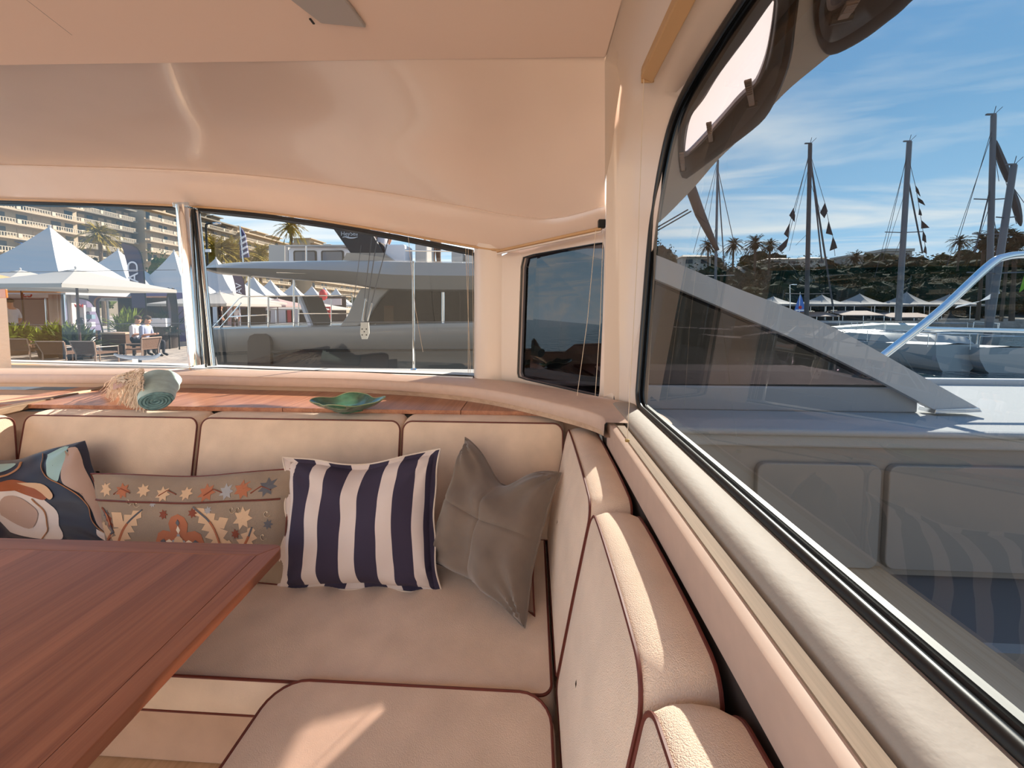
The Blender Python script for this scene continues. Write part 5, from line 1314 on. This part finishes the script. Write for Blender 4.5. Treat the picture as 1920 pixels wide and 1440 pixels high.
building(XB+8, fl(552, 500).y, fl(552, 500).y+60, at(590, 457, x=XB+8).z, 3.0, 'distant low apartment block right of the tall palm', conc, seed=6)
# terrace steps on the right block
# pavement trees line bottom of the flats
for i in range(9):
    y_ = 52+i*11; tree('tree', (-78+i*1.5, y_, ZQ), 6.5, 3.2, 'round dark street tree at the foot of the apartment blocks', leaf_md, 'street trees below the flats', n=260, seed=60+i)

# ================================================================== exterior eave over the rear windows (keeps the high sun off the table)
mb = MB(); e1_ = []; e2_ = []
for u, v in ((-420, 355), (-150, 359), (0, 363), (180, 367), (330, 373), (500, 390), (700, 421), (888, 458), (1000, 440), (1130, 405)):
    e1_.append(at(u, v, y=ywin(u)+.04)); e2_.append(at(u, v-4, y=3.06))
mb.grid([e1_, e2_, [p+Vector((0, 0, .05)) for p in e2_], [p+Vector((0, 0, .05)) for p in e1_]])
struct(mb, 'trim_13', gelw)

# ================================================================== grey catamaran moored alongside (rear windows)
YC_ = 7.0
catm = mat('cat_grey', (.30, .275, .245), .25, coat=.4); catl = mat('cat_pale', (.52, .50, .48), .4)
cat_ = empty('catamaran', at(640, 612, y=YC_), 'large grey catamaran moored alongside, seen through the rear window', 'boat')
def slab(name, px, y, dep, m, parent, bevel=0, smooth=False): return MB().prism([at(u, v, y=y) for u, v in px], (0, dep, 0)).build(name, m, parent, bevel=bevel, smooth=smooth)
hull = [(390, 618), (450, 616), (560, 614), (661, 612), (780, 608), (895, 605), (1010, 603), (1010, 668), (895, 668), (700, 666), (560, 668), (464, 672), (394, 684)]
mb = MB(); top = [at(u, v, y=YC_) for u, v in hull[:7]]
rows = [[p+Vector((0, 2.2, .05)) for p in top], [p+Vector((0, .12, .03)) for p in top], top, [p+Vector((0, -.05, -.15)) for p in top], [p+Vector((0, .05, -.40)) for p in top], [p+Vector((0, .16, -.55)) for p in top], [p+Vector((0, .25, -1.0)) for p in top], [Vector((p.x, p.y+.5, ZW-.1)) for p in top]]
mb.grid(rows); mb.build('hull', catm, cat_, smooth=True)
slab('rub_strip', [(394, 662), (560, 656), (895, 655), (1010, 655), (1010, 658), (895, 658), (560, 660), (394, 667)], YC_-.08, .12, black, cat_)
arch = [(464, 684), (464, 640), (468, 630), (477, 626), (495, 626), (504, 631), (507, 642), (507, 684)]
slab('hull_reflection', arch, YC_-.10, .08, mat('reflection_maroon', (.035, .022, .02), .35), cat_)  # dark arch panel standing in for a reflection on the hull
roof_t = [(384, 500), (402, 496), (450, 492.5), (560, 491), (656, 490), (760, 491), (895, 493), (1010, 494)]
roof_b = [(386, 507), (402, 510), (464, 515), (537, 520), (633, 527), (729, 541), (895, 543), (1010, 544)]
mb = MB(); T_ = [at(u, v, y=YC_-.15) for u, v in roof_t]; B_ = [at(u, v, y=YC_-.1) for u, v in roof_b]
T_ = cr_spline(T_, 3); B_ = cr_spline(B_, 3)
mb.grid([[p+Vector((0, 3.6, .12)) for p in T_], [p+Vector((0, .25, .05)) for p in T_], [p+Vector((0, .04, 0)) for p in T_], [p.lerp(q, .5)+Vector((0, -.10, 0)) for p, q in zip(T_, B_)], B_, [p+Vector((0, .2, -.03)) for p in B_]]); mb.build('bimini_roof', catm, cat_, smooth=True)
mb = MB(); mb.grid([[p+Vector((0, .2, -.03)) for p in B_], [p+Vector((0, 3.4, .10)) for p in B_]]); mb.build('roof_lining', catl, cat_, smooth=True)
slab('arch_strut', [(676, 540), (731, 541), (712, 560), (700, 578), (682, 605), (670, 612), (636, 613), (652, 590), (664, 562)], YC_, .25, catm, cat_, bevel=.02)
slab('saloon_window', [(731, 541), (1010, 541), (1010, 606), (672, 608), (690, 590), (712, 560)], YC_+.08, .05, glass('cat_glass', (.03, .025, .028), .15), cat_)
slab('saloon_wall', [(725, 541), (1010, 541), (1010, 608), (660, 612)], YC_+.5, .05, mat('saloon_inside', (.05, .04, .045), .7), cat_)
for (u, v0, v1, r_) in ((467, 514, 614, .022), (551, 518, 614, .018), (503, 556, 616, .016), (560, 556, 614, .012), (661, 556, 612, .014), (704, 556, 610, .014), (831, 548, 608, .035), (621, 560, 612, .01)):
    MB().tube([at(u, v0, y=YC_+.1), at(u, v1, y=YC_+.1)], r_, 8).build('post', chrome, cat_, smooth=True)
for L0 in ([(395, 618), (448, 560), (455, 556), (640, 554), (658, 554), (661, 557)], [(560, 588), (660, 588)], [(704, 557), (708, 554), (895, 553), (1000, 553)], [(704, 588), (1000, 587)], [(430, 594), (504, 590)], [(706, 519), (895, 523)], [(519, 511), (647, 514)], [(760, 470), (895, 472)], [(410, 617), (452, 568)]):
    MB().tube([at(u, v, y=YC_-.16 if L0[0][1] in (519, 511) else YC_+.1) for u, v in L0], .012, 6).build('hand_rail', chrome, cat_, smooth=True)
slab('gangway', [(560, 554), (572, 556), (592, 608), (582, 612)], YC_+.3, .6, mat('gangway_dark', (.08, .07, .06), .6), cat_)
slab('gangway_edge', [(557, 556), (561, 554), (584, 612), (578, 612)], YC_+.2, .08, whm, cat_)
slab('radar_blade', [(600, 385), (672, 385), (697, 437), (719, 476), (657, 474), (623, 426)], YC_+.5, .06, mat('blade_black', (.02, .022, .027), .35), cat_)
slab('blade_foot', [(650, 474), (719, 474), (738, 488), (745, 493), (640, 493)], YC_+.45, .5, catm, cat_)
text('HeySea', 'lettering', .115, mat('letter_grey', (.55, .58, .62), .5), cat_, at(655, 438.5, y=YC_+.49), (PI/2, 0, 0), .004)
MB().tube(cr_spline([at(u, v, y=YC_+.485) for u, v in ((642, 445), (648, 444), (655, 446), (664, 446), (671, 444))], 4), [.004+.012*math.sin(PI*i/16) for i in range(17)], 6, flat=.4).build('swoosh_logo', MATS['letter_grey'], cat_)
slab('helm_console', [(720, 458), (759, 458), (760, 492), (722, 492)], YC_+.6, .5, whm, cat_, bevel=.03)
slab('helm_seat', [(700, 455), (713, 453), (722, 470), (720, 492), (704, 492)], YC_+.6, .5, potd, cat_, bevel=.03)
for (u0, v0, u1, v1) in ((778, 452, 800, 492), (846, 470, 868, 492), (872, 468, 894, 494)): slab('flybridge_seat', [(u0, v0), (u1, v0+2), (u1, v1), (u0, v1)], YC_+.8, .6, catl, cat_, bevel=.03)
p = at(716, 492, y=YC_+1.3); person((p.x, p.y, p.z-.62), 1.2, False, 'person in a white shirt on the catamaran flybridge beside the dark blade', shw, tdk)
p = at(818, 492, y=YC_+1.5); person((p.x, p.y, p.z-.35), 2.4, False, 'person in brown clothes on the catamaran flybridge near the window frame', mat('shirt_brown', hexl(120, 88, 66), .8), mat('trousers_brown', hexl(104, 76, 60), .8))
wy = 9.2
slab('wheelhouse_wall', [(540, 466), (548, 461), (640, 461), (657, 470), (657, 497), (540, 497)], wy, 1.2, whm, cat_, bevel=.04)
slab('wheelhouse_side', [(504, 459), (540, 460), (540, 497), (504, 497)], wy+.1, 1.2, catl, cat_)
slab('wheelhouse_roof', [(536, 459), (652, 459), (655, 462), (534, 462)], wy-.1, 1.4, catl, cat_)
for (u0, u1) in ((549, 594), (601, 645)):
    f_ = MB().prism([at((u0+u1)/2, 482, y=wy-.03)+Vector((x, 0, z)) for x, z in rrect((u1-u0)/2*wy/720, 12.5*wy/720, .05)], (0, .05, 0)).build('window', black, cat_)
    MB().prism([at((u0+u1)/2, 482, y=wy-.05)+Vector((x, 0, z)) for x, z in rrect((u1-u0)/2*wy/720-.04, 10*wy/720, .04)], (0, .05, 0)).build('pane', mat('pane_blue', (.12, .15, .19), .1), f_)
for u in (535, 574): MB().tube([at(u, 461, y=wy-.4), at(u, 496, y=wy-.4)], .02, 6).build('post', steel, cat_)

# ================================================================== far side of the harbour (side window)
ground = mat('hill_ground', hexl(40, 44, 32), .9, var=.3, vscale=.05)
mb = MB(); rows = []
for j in range(9):
    f = j/8; d = 72+130*f
    rows.append([Vector((at(u, 582, y=d).x, d, ZQ+.02+(f**1.2)*((582-vt)/720*(72+130)*.55-ZQ)*1.0)) for u, vt in ((1080, 540), (1150, 505), (1205, 480), (1300, 505), (1500, 500), (1600, 494), (1700, 488), (1800, 495), (1920, 500), (2300, 500))])
mb.grid(rows); hill = tag(mb.build('hill', ground, smooth=True), 'wooded hill across the harbour beneath the trees and villas', 'hill'); hill['kind'] = 'structure'
rnd = random.Random(5)
def hz(u, d):
    f = max(0, (d-72)/130); vt = 500 if u > 1250 else 480
    return ZQ+(f**1.2)*((582-vt)/720*202*.55-ZQ)
kinds = [(leaf_dk, 'dense dark evergreen tree on the wooded hill across the harbour'), (leafm('foliage_olive', hexl(38, 50, 28)), 'olive-green broad tree on the wooded hill across the harbour'), (leafm('foliage_grey', hexl(28, 48, 36)), 'grey-green tree on the wooded hill across the harbour')]
k = 0
for row, (d0, vtop, n_, rr) in enumerate(((150, 484, 20, 8.0), (118, 494, 22, 6.4), (92, 510, 24, 5.0), (78, 530, 24, 4.2))):
    for i in range(n_):
        u = 1195+(2080-1195)*(i+rnd.uniform(.1, .9))/n_; d = d0+rnd.uniform(-8, 8); vt = vtop+rnd.uniform(-9, 9)
        if u > 1650 and row < 2: vt -= 6
        p = at(u, vt, y=d); b0_ = hz(u, d)-2; h = p.z-b0_
        if h < 3: h = 3.5+rnd.random()*2
        kd = kinds[rnd.randrange(3)]
        tree('tree', (p.x, d, b0_), h*1.03, min(rr*rnd.uniform(.8, 1.1), h*.6), kd[1], kd[0], 'trees on the wooded hill', n=520, ls=rr*.13, seed=100+k); k += 1
for (u, vt, d, r_, lab) in ((1222, 447, 60, 2.6, 'tall dark pine close to the black window edge, left one'), (1250, 464, 62, 2.0, 'shorter dark pine right of the one by the window edge')):
    p = at(u, vt, y=d); tree('pine_tree', (p.x, d, ZQ), p.z-ZQ, r_, lab, leaf_dk, n=700, ls=.45, seed=int(u))
pd = [(1331, 452, 90, 2.6, 'palm partly behind the thin mast, leftmost of the harbour palms'), (1374, 450, 92, 2.7, 'palm with full round crown, second from the left'), (1418, 446, 90, 3.2, 'broad-crowned palm, left one of the close pair'), (1441, 452, 94, 2.8, 'palm with drooping crown, right one of the close pair'),
      (1606, 474, 130, 3.4, 'small spiky palm top on the hill between two masts'), (1796, 444, 96, 2.4, 'slim palm with small crown standing free above the hill'), (1843, 440, 60, 2.6, 'dark palm just left of the tallest mast'), (1868, 432, 58, 2.6, 'dark palm immediately right of the tallest mast'), (1908, 430, 56, 3.0, 'large dark palm at the right edge of the picture'), (1886, 462, 54, 2.0, 'lower palm crown between the leaning mast and the right edge')]
for i, (u, vt, d, r_, lab) in enumerate(pd):
    p = at(u, vt, y=d); zb_ = hz(u, d) if d > 72 else ZQ; palm((p.x, d, zb_), p.z-zb_+.2*r_, r_, lab, palm_d, nf=46, seed=20+i, lean=rnd.uniform(-.6, .6))
# villas on the hill
roofm = mat('villa_roof', hexl(120, 104, 94), .8); vilw = mat('villa_wall', hexl(176, 168, 158), .8)
def villa(u0, v0, u1, v1, d, label, flat=False):
    a = at(u0, v0, y=d); b = at(u1, v1, y=d); t_ = empty('villa', ((a.x+b.x)/2, d, b.z), label, 'house', 'villas on the hill')
    w_ = b.x-a.x; h = a.z-b.z
    MB().box(((a.x+b.x)/2, d+4, b.z+h*.35-4), (w_*.92, 8, h*.7+8)).build('wall', vilw, t_)
    if flat: MB().box(((a.x+b.x)/2, d+4, a.z-h*.15), (w_, 9, h*.25)).build('roof', vilw, t_)
    else: MB().add([(a.x, d-.6, b.z+h*.7), (b.x, d-.6, b.z+h*.7), (b.x, d+8.6, b.z+h*.7), (a.x, d+8.6, b.z+h*.7), (a.x+w_*.25, d+4, a.z), (b.x-w_*.25, d+4, a.z)], [(0, 1, 5, 4), (1, 2, 5), (2, 3, 4, 5), (3, 0, 4), (0, 3, 2, 1)]).build('roof', roofm, t_)
    nw = max(2, int(w_/4))
    for q in range(nw): MB().box((a.x+w_*(q+.5)/nw, d-.02+.0, b.z+h*.38), (w_/nw*.45, .15, h*.3)).build('window', win_m, t_)
villa(1278, 474, 1335, 500, 100, 'low villa with hipped roof left of the first palms')
villa(1440, 481, 1500, 498, 120, 'long low villa with flat hipped roof behind the pennants')
villa(1508, 479, 1550, 498, 124, 'grey villa right behind the pennant mast')
villa(1658, 466, 1712, 486, 150, 'modern white flat-roofed villa on top of the hill', True)
villa(1588, 478, 1640, 490, 152, 'pale flat villa half hidden in the hilltop trees', True)
# ---- tents over there
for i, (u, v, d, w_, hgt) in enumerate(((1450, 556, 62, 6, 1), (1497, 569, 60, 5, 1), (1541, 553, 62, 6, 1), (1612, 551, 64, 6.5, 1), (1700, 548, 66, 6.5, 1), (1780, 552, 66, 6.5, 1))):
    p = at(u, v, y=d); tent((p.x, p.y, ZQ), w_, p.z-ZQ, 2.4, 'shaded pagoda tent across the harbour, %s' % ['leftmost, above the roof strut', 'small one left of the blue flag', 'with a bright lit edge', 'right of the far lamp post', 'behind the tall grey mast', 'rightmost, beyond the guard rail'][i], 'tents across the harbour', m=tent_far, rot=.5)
def awning_(u0, v0, u1, v1, d, label, m):
    a = at(u0, v0, y=d); b = at(u1, v1, y=d); t_ = empty('awning', ((a.x+b.x)/2, d, ZQ), label, 'awning')
    MB().prism([(a.x, d, a.z-.3), (b.x, d, a.z-.3), (b.x, d+3, a.z+.3), (a.x, d+3, a.z+.3)], (0, 0, .1)).build('canopy', m, t_)
    for x in (a.x+.1, (a.x+b.x)/2, b.x-.1): MB().tube([(x, d+.1, ZQ), (x, d+.1, a.z-.3)], .05, 6).build('post', steel, t_)
    wallm = mat('stall_inside', (.06, .05, .05), .8); MB().box(((a.x+b.x)/2, d+3, (a.z+ZQ)/2-.2), (b.x-a.x, .1, a.z-ZQ-.4)).build('back_wall', wallm, t_)
ros = mat('awning_rose', hexl(168, 140, 126), .8, trans=.2)
awning_(1400, 588, 1480, 600, 55, 'long pinkish awning above the roof strut, left end of the far quay', ros)
awning_(1490, 590, 1575, 600, 56, 'pinkish awning below the small far tents', ros)
awning_(1580, 588, 1660, 600, 56, 'pinkish awning right of the far lamp post', ros)
awning_(1670, 592, 1760, 602, 57, 'pinkish awning behind the tall grey mast', ros)
lampf = empty('street_lamp', (at(1482, 600, y=50).x, 50, ZQ), 'slim grey street lamp across the harbour near the blue flag', 'lamp')
tp = at(1481, 534, y=50); MB().tube([(at(1482, 600, y=50).x, 50, ZQ), tp, tp+Vector((.5, 0, .05))], .05, 6).build('pole', steel, lampf); MB().box(tp+Vector((.6, 0, .03)), (.4, .15, .08)).build('head', steel, lampf)
bfl = empty('blue_flag', (at(1498, 600, y=34).x, 34, ZQ), 'furled blue and white flag with a red spot standing across the harbour', 'flag')
ft = at(1500, 552, y=34); MB().tube([(ft.x, 34, ZQ), ft+Vector((0, 0, .2))], .02, 6).build('pole', steel, bfl)
mb = MB(); mb.grid([[ft+Vector((0, 0, 0)), ft+Vector((.1, 0, -.05))], [ft+Vector((-.3, 0, -.9)), ft+Vector((.35, 0, -.8))], [ft+Vector((-.45, 0, -1.5)), ft+Vector((.42, 0, -1.45))]]); mb.build('cloth', mat('flag_royal', hexl(50, 84, 150), .8, trans=.3), bfl)
MB().blob(ft+Vector((.02, -.06, -1.1)), (.16, .03, .16), 1, 0).build('spot', redm, bfl); MB().box(ft+Vector((0, -.05, -1.35)), (.7, .03, .12)).build('stripe', whm, bfl)
# ---- boats
hullw = mat('hull_silver', hexl(150, 158, 162), .3, coat=.4); hullb = mat('hull_navy', hexl(34, 46, 60), .25, coat=.5); deckm = mat('boat_deck', hexl(150, 152, 150), .5); mastm = mat('mast_grey', hexl(96, 98, 104), .4, metal=.2); mastd = mat('mast_dark', hexl(62, 60, 62), .5); line_m = mat('rigging', hexl(60, 62, 68), .5)
def boat(u, vdeck, y, L0, beam, heading, label, m, free=None, cabin=None, name='sailboat', cat='boat', cover=None):
    """hull lofted along its length; heading 0 = bow away from camera"""
    p = at(u, vdeck, y=y); zd = p.z; t_ = empty(name, (p.x, y, ZW), label, cat); R_ = Matrix.Rotation(heading, 3, 'Z'); o_ = Vector((p.x, y, 0))
    rows = []; dk = []
    for i in range(11):
        f = i/10; b_ = beam/2*(.80+.2*math.sin(PI*min(1, f*1.2)))*(1 if f < .45 else max(.02, 1-((f-.45)/.55)**2.2)); yy = L0*f; sh = .12*(2*f-1)**2
        row = [Vector((s_*b_*k_, yy, z_)) for s_, k_, z_ in ((-1, 1, zd+sh), (-1, .97, zd*.6+ZW*.4), (-1, .75, ZW*.9+zd*.1), (-1, .3, ZW-.3), (1, .3, ZW-.3), (1, .75, ZW*.9+zd*.1), (1, .97, zd*.6+ZW*.4), (1, 1, zd+sh))]
        rows.append([o_+R_ @ q for q in row]); dk.append([o_+R_ @ Vector((-b_, yy, zd+sh-.02)), o_+R_ @ Vector((0, yy, zd+sh+.06)), o_+R_ @ Vector((b_, yy, zd+sh-.02))])
    mb = MB(); mb.grid(rows); mb.add(rows[0], [tuple(range(8))]); mb.build('hull', m, t_, smooth=True)
    MB().grid(dk).build('deck', deckm, t_)
    # coach roof
    rr = []
    for f, h_ in ((.22, .05), (.26, .42), (.45, .45), (.66, .12)):
        rr.append([o_+R_ @ Vector((x*beam*.5, L0*f, zd+z_*h_+.05)) for x, z_ in ((-.62, 0), (-.55, .8), (0, 1.05), (.55, .8), (.62, 0))])
    MB().grid(rr).add(rr[0], [(0, 1, 2, 3, 4)]).build('coach_roof', cover or deckm, t_, smooth=True)
    for s_ in (-1, 1):
        o2 = MB(); q = [o_+R_ @ Vector((s_*beam*.46*(1 if f < .6 else .75), L0*f, zd+.55)) for f in (.02, .3, .6, .85)]
        o2.tube(q, .012, 5); o2.build('guard_wire', steel, t_)
        for f in (.02, .3, .6): MB().tube([o_+R_ @ Vector((s_*beam*.46, L0*f, zd)), o_+R_ @ Vector((s_*beam*.46, L0*f, zd+.58))], .015, 5).build('stanchion', steel, t_)
    MB().tube([o_+R_ @ Vector((x, y_, z_)) for x, y_, z_ in ((-beam*.38, .1, zd), (-beam*.38, .05, zd+.6), (beam*.38, .05, zd+.6), (beam*.38, .1, zd))], .02, 6).build('pushpit', steel, t_)
    return t_
boat(1796, 651, 18.0, 10, 2.55, .10, 'silver-grey sailing boat moored stern-on, left one of the two nearest hulls', hullw)
boat(1893, 657, 17.6, 10, 2.9, -.05, 'silver-grey sailing boat cut by the right edge, right one of the two nearest hulls', hullw)
boat(1640, 622, 27, 13, 3.9, 1.25, 'long dark blue yacht lying across behind the guard rail', hullb)
boat(1850, 622, 27, 12, 3.9, 1.1, 'pale cruising boat under the tallest mast with cream deck covers', hullw, cover=mat('cover_cream', hexl(206, 204, 190), .7))
boat(1585, 640, 24, 8, 2.8, 1.0, 'low dark motor launch beside the pontoon left of the guard rail', hullb)
pon = empty('pontoon', (at(1670, 650, y=22).x, 22, ZW), 'low pontoon with pale edge strip and white service post beyond the roof strut', 'pontoon')
a = at(1620, 648, y=24); b_ = at(1742, 657, y=21)
MB().prism([(a.x-4, 25.5, ZW+.45), (b_.x, 20.8, ZW+.45), (b_.x+.6, 22.4, ZW+.45), (a.x-4, 27.5, ZW+.45)], (0, 0, -.5)).build('float', mat('pontoon_dark', hexl(64, 60, 56), .8), pon)
MB().tube([(a.x-4, 25.5, ZW+.45), (b_.x, 20.8, ZW+.45)], .05, 6).build('edge', oak, pon)
MB().box(at(1667, 640, y=24.5), (.3, .3, .7)).build('service_post', whm, pon, bevel=.03)
# masts: each with spreaders, shrouds
def mast(ut, vt, ub, vb, y, r, label, spre=(), sh=None, m=None, group=None, top=True):
    a = at(ub, vb, y=y); b = at(ut, vt, y=y); base = a+(a-b).normalized()*0; t_ = empty('mast', base, label, 'mast', group); m = m or mastm
    MB().tube([a, b], [r, r*.8], 8).build('spar', m, t_, smooth=True)
    for f, w_ in spre:
        c = a.lerp(b, f); MB().tube([c-Vector((w_, 0, -.05)), c, c+Vector((w_, 0, .05))], .035, 5).build('spreader', m, t_)
    for (f, u2, v2, rr) in (sh or ()):
        c = a.lerp(b, f); MB().tube([c, at(u2, v2, y=y)], rr, 5).build('stay', line_m, t_)
    if top:
        MB().box(b+Vector((-.15, 0, .05)), (.5, .1, .08)).build('masthead', m, t_); MB().tube([b, b+Vector((.1, 0, .5))], .02, 4).build('antenna', line_m, t_)
        MB().tube([b+Vector((.1, 0, .1)), b+Vector((.45, 0, .45))], .015, 4).build('wind_vane', line_m, t_)
    return t_
mast(1346, 300, 1340, 600, 35, .12, 'thin grey mast left of the palms, its top hidden by the roof brow', [(.28, 1.6)], [(1.0, 1300, 475, .02), (1.0, 1318, 480, .018), (.95, 1375, 450, .03), (.95, 1358, 500, .05), (.6, 1322, 500, .018)], top=False)
mast(1519, 270, 1512, 600, 32, .17, 'dark mast with small pennants on both sides, second from the left', [(.15, 1.7)], [(.97, 1476, 456, .018), (.9, 1480, 470, .014), (.97, 1541, 490, .055), (.93, 1562, 575, .07), (.8, 1540, 400, .015), (.16, 1480, 490, .012), (.5, 1492, 460, .012)], m=mastd)
mast(1705, 266, 1684, 602, 30, .19, 'tall grey mast with a line of pennants on its right side', [(.50, 1.3)], [(.98, 1655, 490, .016), (.95, 1640, 520, .014), (.82, 1730, 475, .05), (.82, 1722, 440, .014), (.5, 1676, 480, .014), (.5, 1696, 500, .012), (.75, 1662, 470, .012)])
mast(1863, 216, 1853, 625, 24, .15, 'tallest mast near the right edge', [(.62, .95), (.46, 1.0)], [(.96, 1790, 475, .014), (.93, 1775, 500, .012), (.93, 1906, 420, .014), (.70, 1827, 475, .03), (.88, 1873, 340, .012), (.6, 1876, 480, .014), (.62, 1838, 440, .012)])
mast(1901, 310, 1848, 655, 23, .17, 'leaning grey mast crossing in front of the right-edge palms', [(.72, .5), (.42, 1.6)], [(.9, 1920, 380, .014), (.92, 1880, 480, .014)])
for (pts, lab) in (([(1864, 260), (1874, 292), (1889, 330), (1891, 342)], 'dark furled sail hanging beside the tallest mast'), ([(1895, 350), (1905, 385), (1914, 424)], 'dark furled sail hanging at the right edge')):
    t_ = empty('furled_sail', at(*pts[0], y=24), lab, 'sail'); n_ = len(pts)
    P_ = cr_spline([at(u, v, y=24) for u, v in pts], 4); MB().tube(P_, [.03+.14*math.sin(PI*i/(len(P_)-1))**.7 for i in range(len(P_))], 6).build('sail_roll', mastd, t_, smooth=True); MB().tube([P_[0], at(1863, 225, y=24) if pts[0][0] < 1880 else at(1878, 300, y=24)], .02, 4).build('halyard', line_m, t_)
penm = mat('pennant_dark', hexl(44, 40, 44), .8, trans=.1)
pen = [((1488, 390), (1482, 403), (1490, 416), (1491, 404)), ((1481, 418), (1472, 438), (1478, 446), (1480, 434)), ((1478, 446), (1458, 466), (1466, 472), (1475, 462)),
       ((1547, 380), (1540, 398), (1546, 409), (1552, 396)), ((1554, 414), (1551, 437), (1562, 441), (1558, 428)), ((1562, 444), (1558, 470), (1570, 465), (1567, 455)),
       ((1717, 348), (1721, 358), (1726, 368), (1722, 355)), ((1721, 370), (1726, 378), (1735, 385), (1730, 376)), ((1724, 390), (1726, 402), (1729, 404), (1727, 396)), ((1728, 413), (1731, 428), (1743, 427), (1737, 421)), ((1731, 433), (1733, 450), (1737, 455), (1736, 442)), ((1735, 460), (1735, 472), (1738, 476), (1737, 465))]
plab = ['highest pennant left of the second mast', 'middle pennant left of the second mast', 'lowest pennant left of the second mast', 'highest pennant right of the second mast', 'middle pennant right of the second mast', 'lowest pennant right of the second mast', 'topmost pennant beside the tall grey mast', 'second pennant from the top beside the tall grey mast', 'third, smallest pennant beside the tall grey mast', 'fourth pennant beside the tall grey mast, blown sideways', 'fifth pennant beside the tall grey mast', 'lowest pennant beside the tall grey mast']
for i, (q, lb) in enumerate(zip(pen, plab)):
    y_ = 31.5 if i < 6 else 29.5; P_ = [at(u, v, y=y_) for u, v in q]
    P_[1].y += .12
    tag(MB().prism(P_, (0, .03, 0)).build('pennant', penm, origin=P_[0]), 'dark triangular '+lb, 'pennant', 'pennants on the masts')
for md_, pts_, y_ in (('mast.001', [(1518, 290), (1489, 391), (1481, 419), (1478, 446), (1458, 467), (1450, 485)], 31.5), ('mast.001', [(1520, 290), (1547, 381), (1554, 415), (1562, 445), (1566, 480)], 31.5), ('mast.002', [(1705, 300), (1717, 349), (1721, 371), (1724, 391), (1728, 414), (1731, 434), (1735, 461), (1737, 480)], 29.5)):
    pm_ = bpy.data.objects[md_]; MB().tube([at(u, v, y=y_)+Vector((0, .015, 0)) for u, v in pts_], .02, 4).build('flag_halyard', line_m, pm_)
spar = empty('boom_spar', at(1297, 366, y=9), 'thick brown slanting spar appearing below the roof brow', 'spar')
MB().tube([at(1285, 325, y=9), at(1312, 400, y=9), at(1345, 470, y=9)], [.12, .11, .05], 8).build('spar', mat('spar_brown', hexl(84, 66, 60), .6), spar, smooth=True)
for (a0, a1, b0_, b1_) in ((1202, 444, 1290, 393), (1202, 450, 1296, 396)): MB().tube([at(a0, a1, y=9), at(b0_, b1_, y=9)], .015, 4).build('rope', line_m, spar)
gfl = empty('green_flag', at(1914, 520, y=20), 'lime green flag at the right edge above the boats', 'flag')
MB().prism([at(1912, 548, y=20), at(1925, 505, y=20), at(1935, 530, y=20)], (0, .03, 0)).build('cloth', mat('lime', hexl(150, 200, 60), .7, trans=.4), gfl)
sl = empty('white_sail', at(1862, 560, y=23), 'small white sail cover hanging on the boom below the tallest mast', 'sail')
mb = MB(); mb.grid([[at(1866, 520, y=23), at(1868, 522, y=23)], [at(1862, 548, y=23), at(1875, 550, y=23)], [at(1835, 566, y=23), at(1860, 560, y=23)], [at(1790, 578, y=23), at(1795, 573, y=23)]]); mb.build('cloth', mat('sail_white', hexl(222, 226, 232), .6, trans=.3), sl)
